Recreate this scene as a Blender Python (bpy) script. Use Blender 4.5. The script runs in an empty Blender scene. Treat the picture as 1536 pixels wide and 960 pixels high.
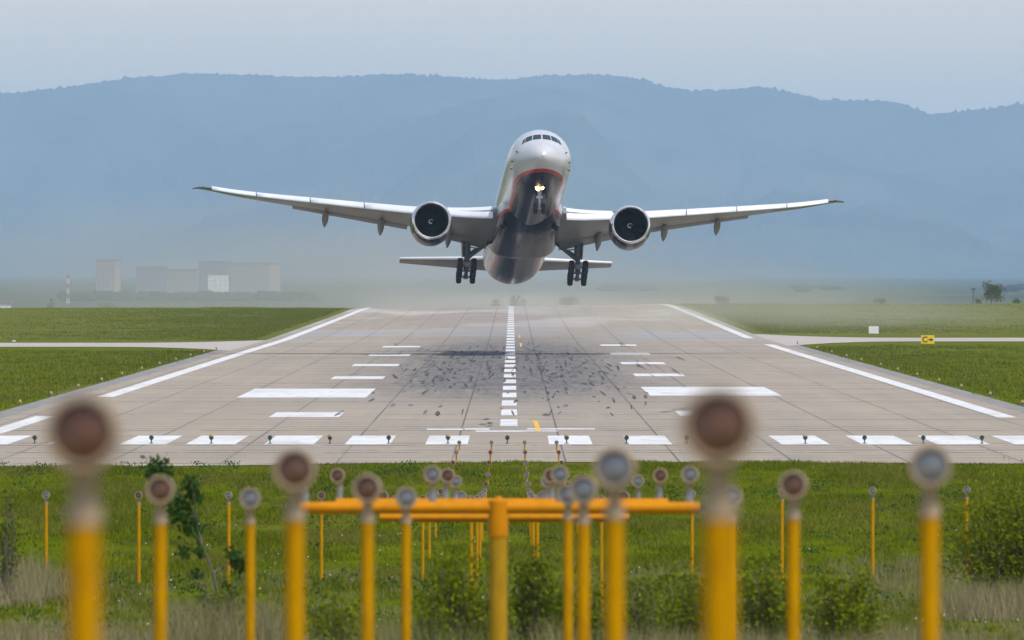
import bpy, math, random
import numpy as np
from mathutils import Vector, Matrix, Euler

# ------------------------------------------------------------------ camera, sky, sun, exposure
S = bpy.context.scene
COL = S.collection
FPX = 18000.0            # focal length in photo pixels (1536 wide)
CZ = 8.63                # eye height above the runway
HZN = 400.0              # eye-level line in photo pixels
cam_d = bpy.data.cameras.new('camera')
cam = bpy.data.objects.new('camera', cam_d); COL.objects.link(cam)
cam.location = (0, 0, CZ); cam.rotation_euler = (math.radians(90), 0, 0)
cam_d.sensor_width = 36.0; cam_d.lens = FPX / 1536 * 36
cam_d.shift_y = -(480 - HZN) / 1536
cam_d.clip_start = 1.0; cam_d.clip_end = 90000
cam_d.dof.use_dof = True; cam_d.dof.focus_distance = 1080; cam_d.dof.aperture_fstop = 6.6
S.camera = cam

SKY_STRENGTH = 0.15
CLOUD = (6.6, 5.8, 4.4)
SUN_EL, SUN_AZ = math.radians(60), math.radians(140)   # azimuth clockwise from +Y
w = bpy.data.worlds.new('World'); S.world = w; w.use_nodes = True
nt = w.node_tree; nt.nodes.clear()
sky = nt.nodes.new('ShaderNodeTexSky'); sky.sky_type = 'NISHITA'; sky.sun_disc = False
sky.sun_elevation = SUN_EL; sky.sun_rotation = SUN_AZ; sky.dust_density = 2.0; sky.ozone_density = 1.0
tc = nt.nodes.new('ShaderNodeTexCoord')
mp = nt.nodes.new('ShaderNodeMapping'); mp.inputs['Scale'].default_value = (9, 9, 60)
nz = nt.nodes.new('ShaderNodeTexNoise'); nz.inputs['Scale'].default_value = 1.6; nz.inputs['Detail'].default_value = 5
rp = nt.nodes.new('ShaderNodeValToRGB')
rp.color_ramp.elements[0].position = 0.30; rp.color_ramp.elements[0].color = (0.86, 0.86, 0.86, 1)
rp.color_ramp.elements[1].position = 0.75; rp.color_ramp.elements[1].color = (1, 1, 1, 1)
el = nt.nodes.new('ShaderNodeSeparateXYZ')
er = nt.nodes.new('ShaderNodeMapRange'); er.interpolation_type = 'SMOOTHSTEP'     # the overcast thins out above the horizon
for k_, v_ in enumerate((0.02, 0.22, 0.96, 0.0)): er.inputs[k_ + 1].default_value = v_
mu = nt.nodes.new('ShaderNodeMath'); mu.operation = 'MULTIPLY'
mx = nt.nodes.new('ShaderNodeMix'); mx.data_type = 'RGBA'
mx.inputs['B'].default_value = (*CLOUD, 1)      # thin sunlit cloud low in the sky
bg = nt.nodes.new('ShaderNodeBackground'); bg.inputs['Strength'].default_value = SKY_STRENGTH
wo = nt.nodes.new('ShaderNodeOutputWorld')
L = nt.links.new
L(tc.outputs['Generated'], mp.inputs['Vector']); L(mp.outputs[0], nz.inputs['Vector'])
L(tc.outputs['Generated'], el.inputs[0]); L(el.outputs[2], er.inputs[0])
L(nz.outputs['Fac'], rp.inputs[0]); L(rp.outputs[0], mu.inputs[0]); L(er.outputs[0], mu.inputs[1]); L(mu.outputs[0], mx.inputs['Factor'])
L(sky.outputs[0], mx.inputs['A']); L(mx.outputs['Result'], bg.inputs['Color']); L(bg.outputs[0], wo.inputs[0])

sd = bpy.data.lights.new('sun', 'SUN'); sd.energy = 2.5; sd.angle = math.radians(0.53); sd.color = (1.0, 0.965, 0.91)
sun = bpy.data.objects.new('sun', sd); COL.objects.link(sun)
sdir = Vector((math.sin(SUN_AZ) * math.cos(SUN_EL), math.cos(SUN_AZ) * math.cos(SUN_EL), math.sin(SUN_EL)))
sun.rotation_euler = sdir.to_track_quat('Z', 'Y').to_euler(); sun.location = (0, 0, 400)

S.view_settings.view_transform = 'Standard'; S.view_settings.look = 'None'
S.view_settings.exposure = 0.25; S.view_settings.gamma = 1.0
S.view_settings.use_curve_mapping = False
S.cycles.use_denoising = True
S.cycles.max_bounces = 6; S.cycles.diffuse_bounces = 3; S.cycles.glossy_bounces = 3
S.cycles.volume_bounces = 3; S.cycles.transparent_max_bounces = 6
S.cycles.sample_clamp_indirect = 6

HAZE_DENSITY = 3.2e-5
HAZE_COLOR = (0.53, 0.745, 1.0)

rnd = random.Random(7)
rng = np.random.default_rng(11)

# ------------------------------------------------------------------ helpers
def pchip(xs, ys):
    xs = np.array(xs, float); ys = np.array(ys, float)
    h = np.diff(xs); d = np.diff(ys) / h
    m = np.zeros_like(xs)
    for i in range(1, len(xs) - 1):
        if d[i-1] * d[i] > 0:
            w1 = 2*h[i] + h[i-1]; w2 = h[i] + 2*h[i-1]
            m[i] = (w1 + w2) / (w1/d[i-1] + w2/d[i])
    m[0] = d[0]; m[-1] = d[-1]
    def f(x):
        x = np.clip(np.asarray(x, float), xs[0], xs[-1])
        i = np.clip(np.searchsorted(xs, x, side='right') - 1, 0, len(xs) - 2)
        t = (x - xs[i]) / h[i]
        return ((1+2*t)*(1-t)**2*ys[i] + t*(1-t)**2*h[i]*m[i] + t*t*(3-2*t)*ys[i+1] + t*t*(t-1)*h[i]*m[i+1])
    return f

def sstep(a, b, x):
    t = np.clip((np.asarray(x, float) - a) / (b - a), 0, 1)
    return t * t * (3 - 2 * t)

def fbm1(x, seed, octs=5, gain=0.5):
    x = np.asarray(x, float); out = np.zeros_like(x); a = 1.0
    r = np.random.default_rng(seed); tab = r.uniform(-1, 1, 4096)
    for o in range(octs):
        xx = x * 2**o + 37.7 * o; i = np.floor(xx).astype(int); t = xx - i; t = t*t*(3-2*t)
        out += a * (tab[i % 4096] * (1 - t) + tab[(i + 1) % 4096] * t); a *= gain
    return out

def fbm2(x, y, seed, octs=4, gain=0.5):
    x = np.asarray(x, float); y = np.asarray(y, float); out = np.zeros(np.broadcast(x, y).shape); a = 1.0
    r = np.random.default_rng(seed); tab = r.uniform(-1, 1, (256, 256))
    for o in range(octs):
        xx = x * 2**o + 13.1*o; yy = y * 2**o + 7.7*o
        i = np.floor(xx).astype(int); j = np.floor(yy).astype(int)
        u = xx - i; v = yy - j; u = u*u*(3-2*u); v = v*v*(3-2*v)
        g = lambda p, q: tab[p % 256, q % 256]
        out += a * ((g(i, j)*(1-u) + g(i+1, j)*u)*(1-v) + (g(i, j+1)*(1-u) + g(i+1, j+1)*u)*v); a *= gain
    return out

def at(px, py, Y):
    """the point at distance Y seen at that photo pixel"""
    return Vector(((px - 768) * Y / FPX, Y, CZ - (py - HZN) * Y / FPX))

class MB:
    def __init__(self): self.v = []; self.f = []; self.m = []; self.n = 0
    def add(self, verts, faces, mi=0):
        b = len(self.v); self.v.extend([tuple(p) for p in verts])
        for f in faces: self.f.append(tuple(b + i for i in f)); self.m.append(mi)
    def rings(self, rings, closed=True, cap0=False, cap1=False, mi=0):
        n = len(rings[0]); vs = [p for r in rings for p in r]; fs = []
        for i in range(len(rings) - 1):
            for j in range(n if closed else n - 1):
                k = (j + 1) % n
                fs.append((i*n + j, i*n + k, (i+1)*n + k, (i+1)*n + j))
        if cap0: fs.append(tuple(range(n))[::-1])
        if cap1: fs.append(tuple((len(rings)-1)*n + j for j in range(n)))
        self.add(vs, fs, mi)
    def tube(self, pts, rads, seg=12, cap=True, mi=0):
        pts = [Vector(p) for p in pts]
        if not hasattr(rads, '__len__'): rads = [rads] * len(pts)
        rs = []
        for i, p in enumerate(pts):
            d = (pts[min(i+1, len(pts)-1)] - pts[max(i-1, 0)]).normalized()
            a = d.cross(Vector((0, 0, 1)) if abs(d.z) < .9 else Vector((1, 0, 0))).normalized(); b = d.cross(a)
            rs.append([p + (a*math.cos(2*math.pi*k/seg) + b*math.sin(2*math.pi*k/seg)) * rads[i] for k in range(seg)])
        self.rings(rs, True, cap, cap, mi)
    def lathe(self, prof, c=(0, 0, 0), axis='y', seg=24, mi=0, cap0=False, cap1=False):
        rs = []
        for (t, r) in prof:
            ring = []
            for k in range(seg):
                a = 2*math.pi*k/seg; u, v = r*math.cos(a), r*math.sin(a)
                p = {'y': (u, t, v), 'z': (u, v, t), 'x': (t, u, v)}[axis]
                ring.append((c[0]+p[0], c[1]+p[1], c[2]+p[2]))
            rs.append(ring)
        self.rings(rs, True, cap0, cap1, mi)
    def box(self, c, s, mi=0, M=None):
        vs = [Vector((x*s[0]/2, y*s[1]/2, z*s[2]/2)) for x in (-1, 1) for y in (-1, 1) for z in (-1, 1)]
        if M: vs = [M @ v for v in vs]
        vs = [v + Vector(c) for v in vs]
        self.add(vs, [(0,1,3,2),(4,6,7,5),(0,4,5,1),(2,3,7,6),(0,2,6,4),(1,5,7,3)], mi)
    def build(self, name, mats, parent=None, smooth=True, sharp=40):
        me = bpy.data.meshes.new(name)
        me.from_pydata(self.v, [], self.f)
        if not isinstance(mats, (list, tuple)): mats = [mats]
        for m in mats: me.materials.append(m)
        if len(mats) > 1: me.polygons.foreach_set('material_index', self.m)
        me.validate(); me.update()
        import bmesh
        bm = bmesh.new(); bm.from_mesh(me)
        bmesh.ops.recalc_face_normals(bm, faces=bm.faces); bm.to_mesh(me); bm.free()
        if smooth:
            me.shade_smooth()
            try: me.set_sharp_from_angle(angle=math.radians(sharp))
            except Exception: pass
        o = bpy.data.objects.new(name, me); COL.objects.link(o)
        if parent: o.parent = parent
        return o

def np_mesh(name, verts, faces, mats, parent=None, smooth=False, midx=None):
    me = bpy.data.meshes.new(name)
    verts = np.asarray(verts, np.float32); faces = np.asarray(faces, np.int32); k = faces.shape[1]
    me.vertices.add(len(verts)); me.vertices.foreach_set('co', verts.ravel())
    me.loops.add(faces.size); me.loops.foreach_set('vertex_index', faces.ravel())
    me.polygons.add(len(faces)); me.polygons.foreach_set('loop_start', np.arange(0, faces.size, k, dtype=np.int32))
    if not isinstance(mats, (list, tuple)): mats = [mats]
    for m in mats: me.materials.append(m)
    if midx is not None: me.polygons.foreach_set('material_index', np.asarray(midx, np.int32))
    if smooth: me.polygons.foreach_set('use_smooth', np.ones(len(faces), bool))
    me.update(calc_edges=True)
    o = bpy.data.objects.new(name, me); COL.objects.link(o)
    if parent: o.parent = parent
    return o

def tag(o, label=None, cat=None, group=None, kind=None):
    if label: o['label'] = label
    if cat: o['category'] = cat
    if group: o['group'] = group
    if kind: o['kind'] = kind
    return o

def empty(name, loc, label=None, cat=None, group=None):
    o = bpy.data.objects.new(name, None); COL.objects.link(o); o.location = loc
    o.empty_display_size = 0.3
    return tag(o, label, cat, group)

def copy_tree(o, parent=None):
    c = o.copy(); COL.objects.link(c)
    if parent: c.parent = parent
    for ch in list(o.children): copy_tree(ch, c)
    return c

# ------------------------------------------------------------------ materials
class NT:
    def __init__(self, name):
        self.mat = bpy.data.materials.new(name); self.mat.use_nodes = True
        self.t = self.mat.node_tree; self.t.nodes.clear()
        self.out = self.t.nodes.new('ShaderNodeOutputMaterial')
        self.b = self.t.nodes.new('ShaderNodeBsdfPrincipled')
        self.t.links.new(self.b.outputs[0], self.out.inputs[0])
        self._co = None
    def n(self, ty, **kw):
        x = self.t.nodes.new(ty)
        for k, v in kw.items(): setattr(x, k, v)
        return x
    def put(self, sock, v):
        if isinstance(v, bpy.types.NodeSocket): self.t.links.new(v, sock)
        elif isinstance(v, (tuple, list)) and sock.type == 'RGBA' and len(v) == 3: sock.default_value = (*v, 1)
        else: sock.default_value = v
    def co(self):
        if not self._co: self._co = self.n('ShaderNodeTexCoord').outputs['Object']
        return self._co
    def m(self, op, a, b=0.0, c=0.0, clamp=False):
        x = self.n('ShaderNodeMath', operation=op); x.use_clamp = clamp
        self.put(x.inputs[0], a); self.put(x.inputs[1], b); self.put(x.inputs[2], c)
        return x.outputs[0]
    def xyz(self, v=None):
        s = self.n('ShaderNodeSeparateXYZ'); self.t.links.new(v or self.co(), s.inputs[0]); return s.outputs
    def comb(self, x, y, z):
        s = self.n('ShaderNodeCombineXYZ')
        for i, v in enumerate((x, y, z)): self.put(s.inputs[i], v)
        return s.outputs[0]
    def noise(self, scale, detail=4, rough=.55, sc=(1, 1, 1), off=(0, 0, 0), v=None):
        mp = self.n('ShaderNodeMapping'); mp.inputs['Scale'].default_value = sc; mp.inputs['Location'].default_value = off
        self.t.links.new(v or self.co(), mp.inputs[0])
        x = self.n('ShaderNodeTexNoise'); x.inputs['Scale'].default_value = scale
        x.inputs['Detail'].default_value = detail; x.inputs['Roughness'].default_value = rough
        self.t.links.new(mp.outputs[0], x.inputs['Vector']); return x.outputs['Fac']
    def rng(self, v, a, b, c=0., d=1., smooth=False):
        x = self.n('ShaderNodeMapRange'); x.interpolation_type = 'SMOOTHSTEP' if smooth else 'LINEAR'
        for i, q in enumerate((v, a, b, c, d)): self.put(x.inputs[i], q)
        return x.outputs[0]
    def mix(self, f, a, b, blend='MIX'):
        x = self.n('ShaderNodeMix', data_type='RGBA', blend_type=blend)
        self.put(x.inputs['Factor'], f); self.put(x.inputs['A'], a); self.put(x.inputs['B'], b)
        return x.outputs['Result']
    def bump(self, h, dist, strength=1.0):
        x = self.n('ShaderNodeBump'); x.inputs['Distance'].default_value = dist; x.inputs['Strength'].default_value = strength
        self.t.links.new(h, x.inputs['Height']); self.t.links.new(x.outputs[0], self.b.inputs['Normal'])
    def set(self, **kw):
        for k, v in kw.items(): self.put(self.b.inputs[k.replace('_', ' ')], v)
        return self.mat

def simple(name, col, rough=.6, metal=0.0, var=.25, scale=3.0, dirt=None, spec=.5, sc=(1, 1, 1), coat=0):
    t = NT(name)
    f = t.noise(scale, 5, .6, sc)
    a = tuple(c*(1-var) for c in col); b = tuple(min(1, c*(1+var)) for c in col)
    c = t.mix(t.rng(f, .3, .7), a, b)
    if dirt:
        d = t.noise(scale*2.3, 6, .7, sc, (5, 3, 1))
        c = t.mix(t.rng(d, .52, .72, 0, dirt[1]), c, dirt[0])
    r = t.rng(f, .3, .7, max(.02, rough-.08), min(1, rough+.08))
    return t.set(Base_Color=c, Roughness=r, Metallic=metal, Specular_IOR_Level=spec, Coat_Weight=coat)

def emis(name, col, s):
    t = NT(name); return t.set(Base_Color=(.8, .8, .8), Emission_Color=col, Emission_Strength=s)

M = {}
M['yellow'] = simple('yellow_paint', (.52, .252, .0), .6, 0, .12, 4, ((.22, .09, .004), .75), sc=(3, 3, .6), spec=.04)
M['yellow_pale'] = simple('faded_yellow_paint', (.40, .225, .01), .6, 0, .15, 5, ((.28, .18, .04), .5), sc=(3, 3, .8), spec=.06)
M['orange'] = simple('orange_yellow_paint', (.57, .215, .001), .5, 0, .12, 4, ((.34, .13, .01), .5), spec=.10)
M['cream'] = simple('cream_lamp_housing', (.40, .295, .19), .65, 0, .22, 9, ((.28, .16, .09), .5))
M['galv'] = simple('galvanised_stub', (.30, .31, .33), .45, .6, .2, 12)
M['lens_brown'] = simple('rusty_lamp_glass', (.095, .043, .024), .25, 0, .6, 14, ((.05, .055, .055), .7), spec=.35)
M['lens_grey'] = simple('sky_grey_lamp_glass', (.13, .14, .15), .22, .25, .35, 14, ((.30, .16, .08), .5), spec=.6)  # grey of the reflected sky painted into the glass colour
M['black_rub'] = simple('tyre_rubber', (.018, .019, .022), .75, 0, .3, 6)
M['steel'] = simple('gear_steel', (.22, .23, .25), .4, .6, .3, 4)
M['gear_dark'] = simple('gear_dark_paint', (.10, .11, .12), .5, .2, .3, 5)
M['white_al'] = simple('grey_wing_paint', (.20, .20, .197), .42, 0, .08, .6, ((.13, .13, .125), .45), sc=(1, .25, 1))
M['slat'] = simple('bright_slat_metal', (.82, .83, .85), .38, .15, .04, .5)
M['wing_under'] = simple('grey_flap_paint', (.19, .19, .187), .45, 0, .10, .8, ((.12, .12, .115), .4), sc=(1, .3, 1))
M['lip'] = simple('polished_inlet_lip', (.80, .80, .82), .24, .75, .04, 1)
M['fan'] = simple('dark_fan_metal', (.006, .007, .009), .6, 0, .2, 3, spec=.15)
M['spin_white'] = simple('white_spinner_mark', (.75, .75, .75), .5)
M['glass'] = simple('cockpit_glass', (.03, .045, .05), .08, 0, .1, 1, spec=.8)
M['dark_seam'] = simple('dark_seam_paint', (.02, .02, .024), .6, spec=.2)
M['white_paint'] = simple('white_board_paint', (.72, .73, .75), .5, 0, .05)
M['sign_yellow'] = simple('yellow_sign_face', (.85, .55, .01), .45, 0, .06)
M['sign_black'] = simple('black_sign_letters', (.01, .01, .01), .5)
M['green_glass'] = simple('dark_green_glass', (.006, .035, .030), .15, 0, .3, 9, spec=.6)
M['lt_cream'] = simple('pale_yellow_light_body', (.42, .29, .12), .6, spec=.2)
M['bark'] = simple('grey_brown_bark', (.13, .105, .08), .85, 0, .35, 8, sc=(1, 1, .3))
M['rust'] = simple('rusty_steel', (.20, .085, .04), .8, 0, .3, 8)
M['red_mast'] = simple('red_mast_paint', (.36, .13, .10), .6)
M['gear_white'] = simple('white_gear_paint', (.55, .55, .56), .4)
M['nav_green'] = simple('green_lamp_glass', (.02, .30, .12), .2)
M['nav_red'] = simple('red_lamp_glass', (.5, .03, .02), .2)

def leafmat(name, a, b, c=None, trans=.25):
    t = NT(name)
    g = t.n('ShaderNodeNewGeometry'); r = g.outputs['Random Per Island']
    col = t.mix(r, a, b)
    f = t.noise(.22, 5, .65, (1, .22, 1))
    if c: col = t.mix(t.rng(f, .42, .66), col, c)
    m = t.set(Base_Color=col, Roughness=.8, Specular_IOR_Level=.0)
    tr = t.n('ShaderNodeBsdfTranslucent'); t.put(tr.inputs[0], t.mix(.35, col, (.26, .32, .0)))
    mx = t.n('ShaderNodeMixShader'); mx.inputs[0].default_value = trans
    t.t.links.new(t.b.outputs[0], mx.inputs[1]); t.t.links.new(tr.outputs[0], mx.inputs[2]); t.t.links.new(mx.outputs[0], t.out.inputs[0])
    return m
M['leaf_dark'] = leafmat('dark_glossy_leaf', (.022, .055, .012), (.05, .11, .022))
M['leaf_mid'] = leafmat('mid_green_leaf', (.065, .10, .004), (.15, .175, .010))
M['leaf_lite'] = leafmat('light_green_leaf', (.10, .14, .003), (.21, .225, .010))
M['leaf_far'] = leafmat('far_tree_leaf', (.05, .075, .03), (.10, .12, .045))
M['grass_blade'] = leafmat('grass_blade', (.05, .086, .001), (.185, .20, .006), (.175, .165, .03))
M['dry_blade'] = leafmat('dry_grass_stem', (.24, .19, .10), (.38, .31, .19), (.20, .20, .07))
M['flower'] = simple('dandelion_white', (.7, .7, .66), .9)

def livery(name, zc_pts, red=True, top=(.50, .50, .51), spec=.36):
    """silver upper, navy belly below a curved line with a red edge (painted livery)"""
    t = NT(name); x, y, z = t.xyz()
    cr = t.n('ShaderNodeFloatCurve'); c = cr.mapping.curves[0]
    y0, y1 = zc_pts[0][0], zc_pts[-1][0]
    cr.mapping.clip_min_y = -1e3; cr.mapping.use_clip = False
    pts = [((p[0]-y0)/(y1-y0), (p[1]+8)/16) for p in zc_pts]
    c.points[0].location = pts[0]; c.points[-1].location = pts[-1]
    for p in pts[1:-1]: c.points.new(*p)
    for p in c.points: p.handle_type = 'VECTOR'
    cr.mapping.update()
    t.put(cr.inputs['Value'], t.rng(y, y0, y1))
    zc = t.m('SUBTRACT', t.m('MULTIPLY', cr.outputs[0], 16.0), 8.0)
    d = t.m('SUBTRACT', z, zc)
    silver = t.mix(t.rng(t.noise(.8, 4, .6, (1, .2, 1)), .35, .7, 0, .5), top, tuple(q*.85 for q in top))
    streak = t.noise(1.6, 5, .65, (1.6, .06, .6))
    navy = t.mix(t.rng(streak, .40, .68), (.008, .010, .030), (.030, .026, .034))
    col = t.mix(t.m('LESS_THAN', d, 0.0), silver, navy)
    if red:
        col = t.mix(t.m('MULTIPLY', t.m('GREATER_THAN', d, -.02), t.m('LESS_THAN', d, .22)), col, (.45, .03, .03))
    return t.set(Base_Color=col, Roughness=t.rng(streak, .3, .7, .14, .30), Metallic=.1, Specular_IOR_Level=spec, Coat_Weight=.1, Coat_Roughness=.12)

# ------------------------------------------------------------------ terrain
PROF = pchip([-400, 0, 60, 115, 139, 167, 195, 225, 255, 285, 330, 420, 1350, 1412, 1500, 2000, 2150, 2250, 2400, 2700, 3200, 4000, 6000, 9000, 60000],
             [6.8, 6.3, 5.4, 4.2, 3.85, 3.2, 2.2, 1.35, .75, .35, .05, 0, 0, .02, .15, 1.02, 1.25, 1.2, .5, -2.5, -7, -12, -16, -18, -24])
def zbase(X, Y):
    X = np.asarray(X, float); Y = np.asarray(Y, float)
    return PROF(Y) + .013 * np.clip(X, -30.5, 31.5) * sstep(1150, 2150, Y) * (1 - sstep(2500, 3200, Y))
def zg(X, Y):
    X = np.asarray(X, float); Y = np.asarray(Y, float)
    side = np.maximum(sstep(32.5, 40, np.abs(X)), 1 - sstep(490, 512, Y))
    side = side * (1 - np.where(X < 0, sstep(1205, 1240, Y)*(1-sstep(1410, 1440, Y)), sstep(1290, 1320, Y)*(1-sstep(1500, 1530, Y))))
    b = .10 * fbm2(X*.25, Y*.05, 3) + .16 * fbm2(X*.06, Y*.012, 5)
    far = sstep(2300, 3000, Y)
    return zbase(X, Y) + b * side * (1 - far) + far * 1.2 * fbm2(X*.01, Y*.004, 9)

def ysamples():
    a = list(np.arange(-300, 0, 50)) + list(np.arange(0, 180, 10)) + list(np.arange(180, 560, 3.0))
    a += list(np.arange(560, 2400, 10.0)) + list(np.arange(2400, 3200, 40)) + list(np.arange(3200, 14501, 250)) + list(np.arange(15000, 57501, 1000))
    return np.array(a)
YS = ysamples()
xs_in = np.concatenate([np.arange(-30.5, 31.6, 2.0)[:-1], [31.5]])
xs_l = -30.5 - np.concatenate([np.arange(1, 40, 1.0), np.geomspace(41, 12400, 54)])
xs_r = 31.5 + np.concatenate([np.arange(1, 40, 1.0), np.geomspace(41, 12400, 54)])
XS = np.concatenate([xs_l[::-1], xs_in, xs_r])
XX, YY = np.meshgrid(XS, YS)
V = np.stack([XX, YY, zg(XX, YY)], -1).reshape(-1, 3)
nx, ny = len(XS), len(YS)
ii, jj = np.meshgrid(np.arange(nx-1), np.arange(ny-1))
a = (jj*nx + ii).ravel()
Fc = np.stack([a, a+1, a+nx+1, a+nx], -1)

t = NT('grass_ground')
x, y, z = t.xyz()
n1 = t.noise(.9, 6, .65, (1, .25, 1)); n2 = t.noise(.12, 4, .6, (1, .12, 1), (3, 7, 0)); n3 = t.noise(.03, 3, .5, (1, .08, 1), (9, 1, 0))
c = t.mix(t.rng(n1, .32, .68), (.055, .085, .001), (.115, .14, .002))
c = t.mix(t.rng(n2, .45, .7, 0, .75), c, (.135, .14, .012))
farf = t.rng(y, 1200, 1500, 0, 1)
c = t.mix(t.m('MULTIPLY', farf, t.rng(n3, .25, .6, .35, .8)), c, (.135, .14, .03))
nearf = t.rng(y, 300, 200, 0, .7)
c = t.mix(t.m('MULTIPLY', nearf, t.rng(n2, .3, .6)), c, (.19, .155, .075))
farp = t.rng(y, 2600, 3200)
c = t.mix(farp, c, t.mix(t.rng(t.noise(.006, 4), .4, .6), (.03, .05, .02), (.09, .10, .04)))
t.bump(n1, .25)
M['ground'] = t.set(Base_Color=c, Roughness=.95, Specular_IOR_Level=.0)
tag(np_mesh('ground', V, Fc, M['ground'], smooth=True), kind='structure')

# runway concrete
t = NT('runway_concrete')
x, y, z = t.xyz()
PX, PY, X0 = 5.03, 7.5, 7.7
u = t.m('DIVIDE', t.m('ADD', x, X0 + PX*10), PX); v = t.m('DIVIDE', y, PY)
wn = t.n('ShaderNodeTexWhiteNoise'); wn.noise_dimensions = '2D'
t.put(wn.inputs['Vector'], t.comb(t.m('FLOOR', u), t.m('FLOOR', v), 0.0)); slab = wn.outputs['Value']
big = t.noise(.035, 5, .6, (1, .35, 1)); fine = t.noise(1.2, 6, .7, (1, .2, 1)); streak = t.noise(.5, 5, .65, (1, .012, 1), (4, 0, 0))
c = t.mix(slab, (.355, .290, .212), (.405, .336, .252))
c = t.mix(t.rng(big, .35, .7, 0, .6), c, (.30, .255, .20))
c = t.mix(t.rng(fine, .45, .8, 0, .35), c, (.26, .22, .17))
c = t.mix(t.rng(streak, .42, .70, 0, .4), c, (.265, .228, .185))
# pale repaired slabs at the far end
pale = t.m('MULTIPLY', t.rng(y, 1450, 1750), t.rng(t.noise(.045, 3, .5, (1, .10, 1), (2.2, 4.4, 0)), .50, .60))
c = t.mix(t.m('MULTIPLY', pale, .6), c, (.55, .50, .46))
greyp = t.m('MULTIPLY', t.m('MULTIPLY', t.rng(y, 1380, 1440), t.rng(y, 1640, 1560)), t.rng(t.noise(.05, 2, .5, (1, .12, 1), (7, 2, 0)), .45, .55))
c = t.mix(t.m('MULTIPLY', greyp, .6), c, (.33, .34, .34))
# rubber deposit of the touchdown zone
gx = t.m('POWER', 2.718, t.m('MULTIPLY', t.m('POWER', t.m('DIVIDE', t.m('ADD', x, .3), 8.6), 2.0), -1.0))
gy = t.m('MULTIPLY', t.rng(y, 710, 930, 0, 1, True), t.rng(y, 1560, 1180, 0, 1, True))
rub = t.m('MULTIPLY', t.m('MULTIPLY', gx, gy), t.rng(t.noise(.9, 6, .7, (1, .03, 1), (1, 8, 0)), .30, .62, .35, 1.15))
rub = t.m('MULTIPLY', rub, t.rng(t.noise(2.2, 5, .7, (1, .045, 1), (4, 9, 0)), .35, .6, .55, 1.2))
c = t.mix(t.m('MINIMUM', t.m('MULTIPLY', rub, 1.5), .68), c, (.070, .066, .066))
gxb = t.m('POWER', 2.718, t.m('MULTIPLY', t.m('POWER', t.m('DIVIDE', t.m('ADD', x, .3), 10.5), 4.0), -1.0))
gyb = t.m('MULTIPLY', t.rng(y, 690, 900, 0, 1, True), t.rng(y, 1480, 1150, 0, 1, True))
blob = t.noise(1.15, 4, .6, (1, .040, 1), (11, 3, 0)); blob2 = t.noise(2.1, 3, .55, (1, .035, 1), (2, 17, 0))
thr_ = t.m('SUBTRACT', .80, t.m('MULTIPLY', t.m('MULTIPLY', gxb, gyb), .272))
bl = t.m('MAXIMUM', t.rng(t.m('SUBTRACT', blob, thr_), 0, .05), t.m('MULTIPLY', t.rng(t.m('SUBTRACT', blob2, thr_), 0, .05), .8))
c = t.mix(t.m('MULTIPLY', bl, .8), c, (.035, .034, .036))
gx2 = t.m('POWER', 2.718, t.m('MULTIPLY', t.m('POWER', t.m('DIVIDE', x, 13.0), 2.0), -1.0))
c = t.mix(t.m('MULTIPLY', t.m('MULTIPLY', gx2, t.rng(y, 560, 800)), .32), c, (.22, .20, .19))
# joints: fine lines across, sealed lines along
def line(coord, half, per):
    f = t.m('FRACT', coord); d = t.m('MULTIPLY', t.m('MINIMUM', f, t.m('SUBTRACT', 1.0, f)), per)
    return t.m('LESS_THAN', d, half)
jl = t.m('MULTIPLY', line(u, .05, PX), t.rng(t.noise(.05, 3, .6, (1, .3, 1), (3, 3, 0)), .3, .55, .35, 1))
wn2 = t.n('ShaderNodeTexWhiteNoise'); wn2.noise_dimensions = '1D'; t.put(wn2.inputs['W'], t.m('FLOOR', t.m('ADD', v, .5)))
wob = t.m('ADD', v, t.m('MULTIPLY', t.m('SUBTRACT', t.noise(.6, 4, .7, (1, 0.05, 1), (6, 6, 0)), .5), .10))
jt = t.m('MULTIPLY', line(wob, .80, PY), t.m('MULTIPLY', t.rng(t.noise(.42, 5, .75, (1, .15, 1), (8, 2, 0)), .40, .52), t.rng(wn2.outputs['Value'], .50, .85, .05, 1.)))
thin = t.m('MULTIPLY', line(v, .16, PY), .35)
jj_ = t.m('MAXIMUM', t.m('MAXIMUM', t.m('MULTIPLY', jl, .75), t.m('MULTIPLY', jt, .9)), thin)
c = t.mix(jj_, c, (.055, .05, .045))
M['concrete'] = t.set(Base_Color=c, Roughness=.85, Specular_IOR_Level=.25)

def near_edge(X):
    return 528.5 - 12.5*(1 - sstep(-20, 2, X)) - 4.5*sstep(8, 22, X)
def strip(name, xl, xr, y0, y1, off, mat, kind='structure', near=False):
    ys = np.concatenate([[y0], YS[(YS > y0) & (YS < y1)], [y1]])
    cols = np.concatenate([[xl], xs_in[(xs_in > xl) & (xs_in < xr)], [xr]])
    X, Y = np.meshgrid(cols, ys)
    if near: Y[0] = near_edge(X[0])
    v = np.stack([X, Y, zbase(X, Y) + off], -1).reshape(-1, 3); n = len(cols)
    i, j = np.meshgrid(np.arange(n-1), np.arange(len(ys)-1)); q = (j*n+i).ravel()
    return tag(np_mesh(name, v, np.stack([q, q+1, q+n+1, q+n], -1), mat, smooth=True), kind=kind)
strip('runway', -29.0, 30.0, 528.5, 2700, .030, M['concrete'], near=True)
M['asphalt'] = simple('grey_asphalt_shoulder', (.225, .21, .19), .9, 0, .25, .6, ((.30, .27, .22), .7), sc=(1, .2, 1))
strip('shoulder_left', -30.4, -29.02, 560, 1262, .026, M['asphalt'])
strip('shoulder_right', 30.02, 31.4, 560, 1330, .026, M['asphalt'])

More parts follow.
